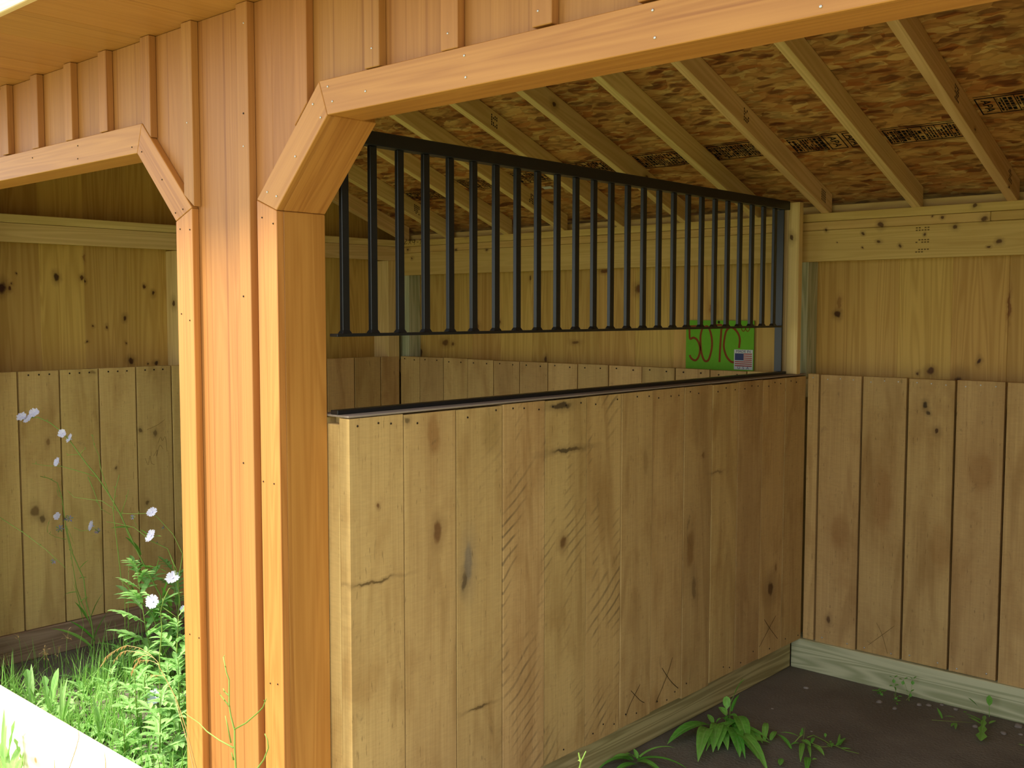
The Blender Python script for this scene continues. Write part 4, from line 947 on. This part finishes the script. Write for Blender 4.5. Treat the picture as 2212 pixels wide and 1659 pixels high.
rosette('weed_seedling', e8(800, 560), 'weed with narrow drooping leaves right of the dock', 'weed',
    [(e8(720, 430), e8(400, 390), 7, 'lance'), (e8(590, 660), e8(360, 450), 11, 'lance'), (e8(780, 500), e8(960, 640), 17, 'lance'), (e8(800, 560), e8(750, 910), 13, 'lance'), (e8(900, 600), e8(890, 750), 8, 'lance'), (e8(980, 600), e8(1225, 840), 14, 'lance'), (e8(960, 560), e8(1065, 520), 8, 'lance'), (e8(740, 560), e8(560, 560), 9, 'lance'), (e8(900, 820), e8(800, 1000), 16, 'lance'), (e8(980, 860), e8(1090, 880), 8, 'lance'), (e8(420, 830), e8(340, 900), 16, 'ovate'), (e8(780, 400), e8(740, 180), 6, 'lance'), (e8(760, 440), e8(840, 380), 8, 'lance')], M['leaf2'], arch=.35,
    stems=[([e8(800, 560), e8(820, 430), e8(840, 260)], .001), ([e8(640, 560), e8(740, 440), e8(800, 400)], .003)])
rosette('creeping_weed', e8(900, 480), 'creeping weed with a curled tip, rightmost on the open dirt', 'weed',
    [(e8(1215, 460), e8(1215, 370), 8, 'ovate'), (e8(1330, 640), e8(1330, 540), 11, 'ovate'), (e8(1300, 540), e8(1290, 460), 5, 'lance'), (e8(1240, 580), e8(1240, 530), 5, 'lance'), (e8(1420, 600), e8(1640, 520), 9, 'lance'), (e8(1450, 600), e8(1540, 460), 6, 'lance'), (e8(1480, 590), e8(1590, 480), 6, 'lance'), (e8(1440, 590), e8(1470, 470), 4, 'lance'), (e8(1500, 650), e8(1750, 740), 7, 'lance')], M['leaf2'], arch=.1,
    stems=[([e8(880, 450), e8(1000, 410), e8(1200, 510), e8(1320, 590), e8(1400, 600), e8(1600, 690), e8(1830, 745)], .0022), ([e8(850, 480), e8(1000, 570), e8(1160, 625), e8(1320, 620)], .0015)])
f6 = lambda x, y: (1860+x/6.284, 1420+y/6.284)
def clover(base, heads, lab):
    b = floor_pt(*base); P = Pl(b); t = thing('clover_sprig', b, lab, 'weed'); mb = MB(); sm = MB()
    for h in heads:
        c = P.p(*h, .01); sm.tube([b+Vector((random.uniform(-.01, .01), 0, 0)), b.lerp(c, .5)+Vector((.004, 0, .004)), c], .0008, .0006, 4)
        for k in range(3):
            a = k*2.1+random.random(); d = (RT*math.cos(a)+UP*math.sin(a)-HN*.25).normalized(); mb.leaf(c, d, .021, .019, .2, 'ovate', 5, rnd=.2)
    mb.build('leaves', M['leaf'], t); sm.build('stem', M['stem'], t); return t
clover(f6(640, 590), [f6(570, 300), f6(710, 310), f6(660, 470)], 'three headed clover sprig against the back timber')
clover(f6(480, 560), [f6(450, 290), f6(440, 380), f6(500, 540), f6(470, 600)], 'thin clover sprig left of the three headed one')
clover(f6(250, 480), [f6(240, 440), f6(210, 450), f6(290, 470)], 'lowest clover sprig, nearest the corner of the base timbers')
rosette('seedling', f6(1700, 860), 'seedling with two upright spoon leaves and a lobed one by the back timber', 'weed',
    [(f6(1740, 810), f6(1720, 495), 12, 'spoon'), (f6(1700, 780), f6(1470, 565), 10, 'spoon'), (f6(1680, 790), f6(1570, 1090), 25, 'lobed'), (f6(1740, 900), f6(1880, 900), 8, 'lance'), (f6(1620, 900), f6(1500, 850), 8, 'lance'), (f6(1700, 900), f6(1360, 720), 9, 'lance')], M['leaf'], arch=.1)
rosette('seedling', f6(1250, 900), 'small reddish stemmed seedling left of the spoon leaved one', 'weed',
    [(f6(1100, 830), f6(1070, 720), 8, 'lance'), (f6(1130, 800), f6(1210, 760), 7, 'lance'), (f6(1270, 890), f6(1200, 920), 8, 'lance'), (f6(1290, 890), f6(1300, 1000), 7, 'lance'), (f6(1440, 740), f6(1360, 720), 8, 'lance')], M['leaf'], arch=.1, stems=[([f6(960, 850), f6(1250, 870), f6(1520, 885)], .0011)])
rosette('seedling', (2199, 1605), 'tiny green seedling alone on the dirt at the lower right edge', 'weed', [((2199, 1606), (2196, 1601), 4, 'ovate'), ((2199, 1606), (2204, 1602), 4, 'ovate')], M['leaf'], arch=.1)

# grass: nobody could count it
def grass(name, n, fn, lab, hmin, hmax, mat, w=.004):
    mb = MB()
    for i in range(n):
        r = fn()
        if r is None: continue
        x, y, z, k = r; a = random.random()*2*PI; h = random.uniform(hmin, hmax)*k; t = random.uniform(.05, .7); d = Vector((math.cos(a)*t, math.sin(a)*t, 1))
        mb.leaf((x, y, z), d, h, w*random.uniform(.6, 1.3), random.uniform(.2, 1.4), 'blade', 4, rnd=random.random())
    o = mb.build(name, M[mat], origin=(mb.v[0].x, mb.v[0].y, 0)); return tag(o, lab, 'grass', kind='stuff')
def in_stall():
    x = random.uniform(-2.6, -.65); y = random.uniform(.04, 1.9)
    if y < .07 and (x < -2.4 or x > -.75): return None
    if x < -2.38 and (y < .3 or random.random() < .6): return None
    if random.random() < (y-.9)*.8: return None
    cl = math.sin(x*9+3*y)*math.sin(y*8-2*x)
    if cl < -.2 and random.random() < .6: return None
    return x, y, 0., 1.2 if cl > .2 else .7
grass('grass', 9500, in_stall, 'thin green grass covering the floor of the left stall', .06, .19, 'grass', .0045)
def outside():
    x = random.uniform(-3.4, 3.0); y = -.15-abs(random.gauss(0, .7))
    return (x, y, -.012, 1.) if y > -3 else None
grass('grass', 6000, outside, 'green lawn grass growing in front of the sill', .03, .10, 'grass', .005)

def low_leaves():
    mb = MB(); n = 0
    while n < 900:
        x = random.uniform(-2.35, -.68); y = abs(random.gauss(0, .45))+.06
        if y > 1.3 or (y < .1 and x > -.8): continue
        if math.sin(x*7+2)*math.sin(y*9+x*3) < -.15 and random.random() < .75: continue
        n += 1; a = random.random()*2*PI; t = random.uniform(.35, 1.3)
        mb.leaf((x, y, 0.), (math.cos(a), math.sin(a), t), random.uniform(.04, .12), random.uniform(.014, .032), random.uniform(.8, 1.8), random.choice(('lance', 'ovate', 'lance', 'lobed')), 5, rnd=random.random())
    return tag(mb.build('ground_weeds', M['mug'], origin=(-1.5, .4, 0)), 'low mixed broad leaved weeds filling in between the grass of the left stall', 'weeds', kind='stuff')
low_leaves()
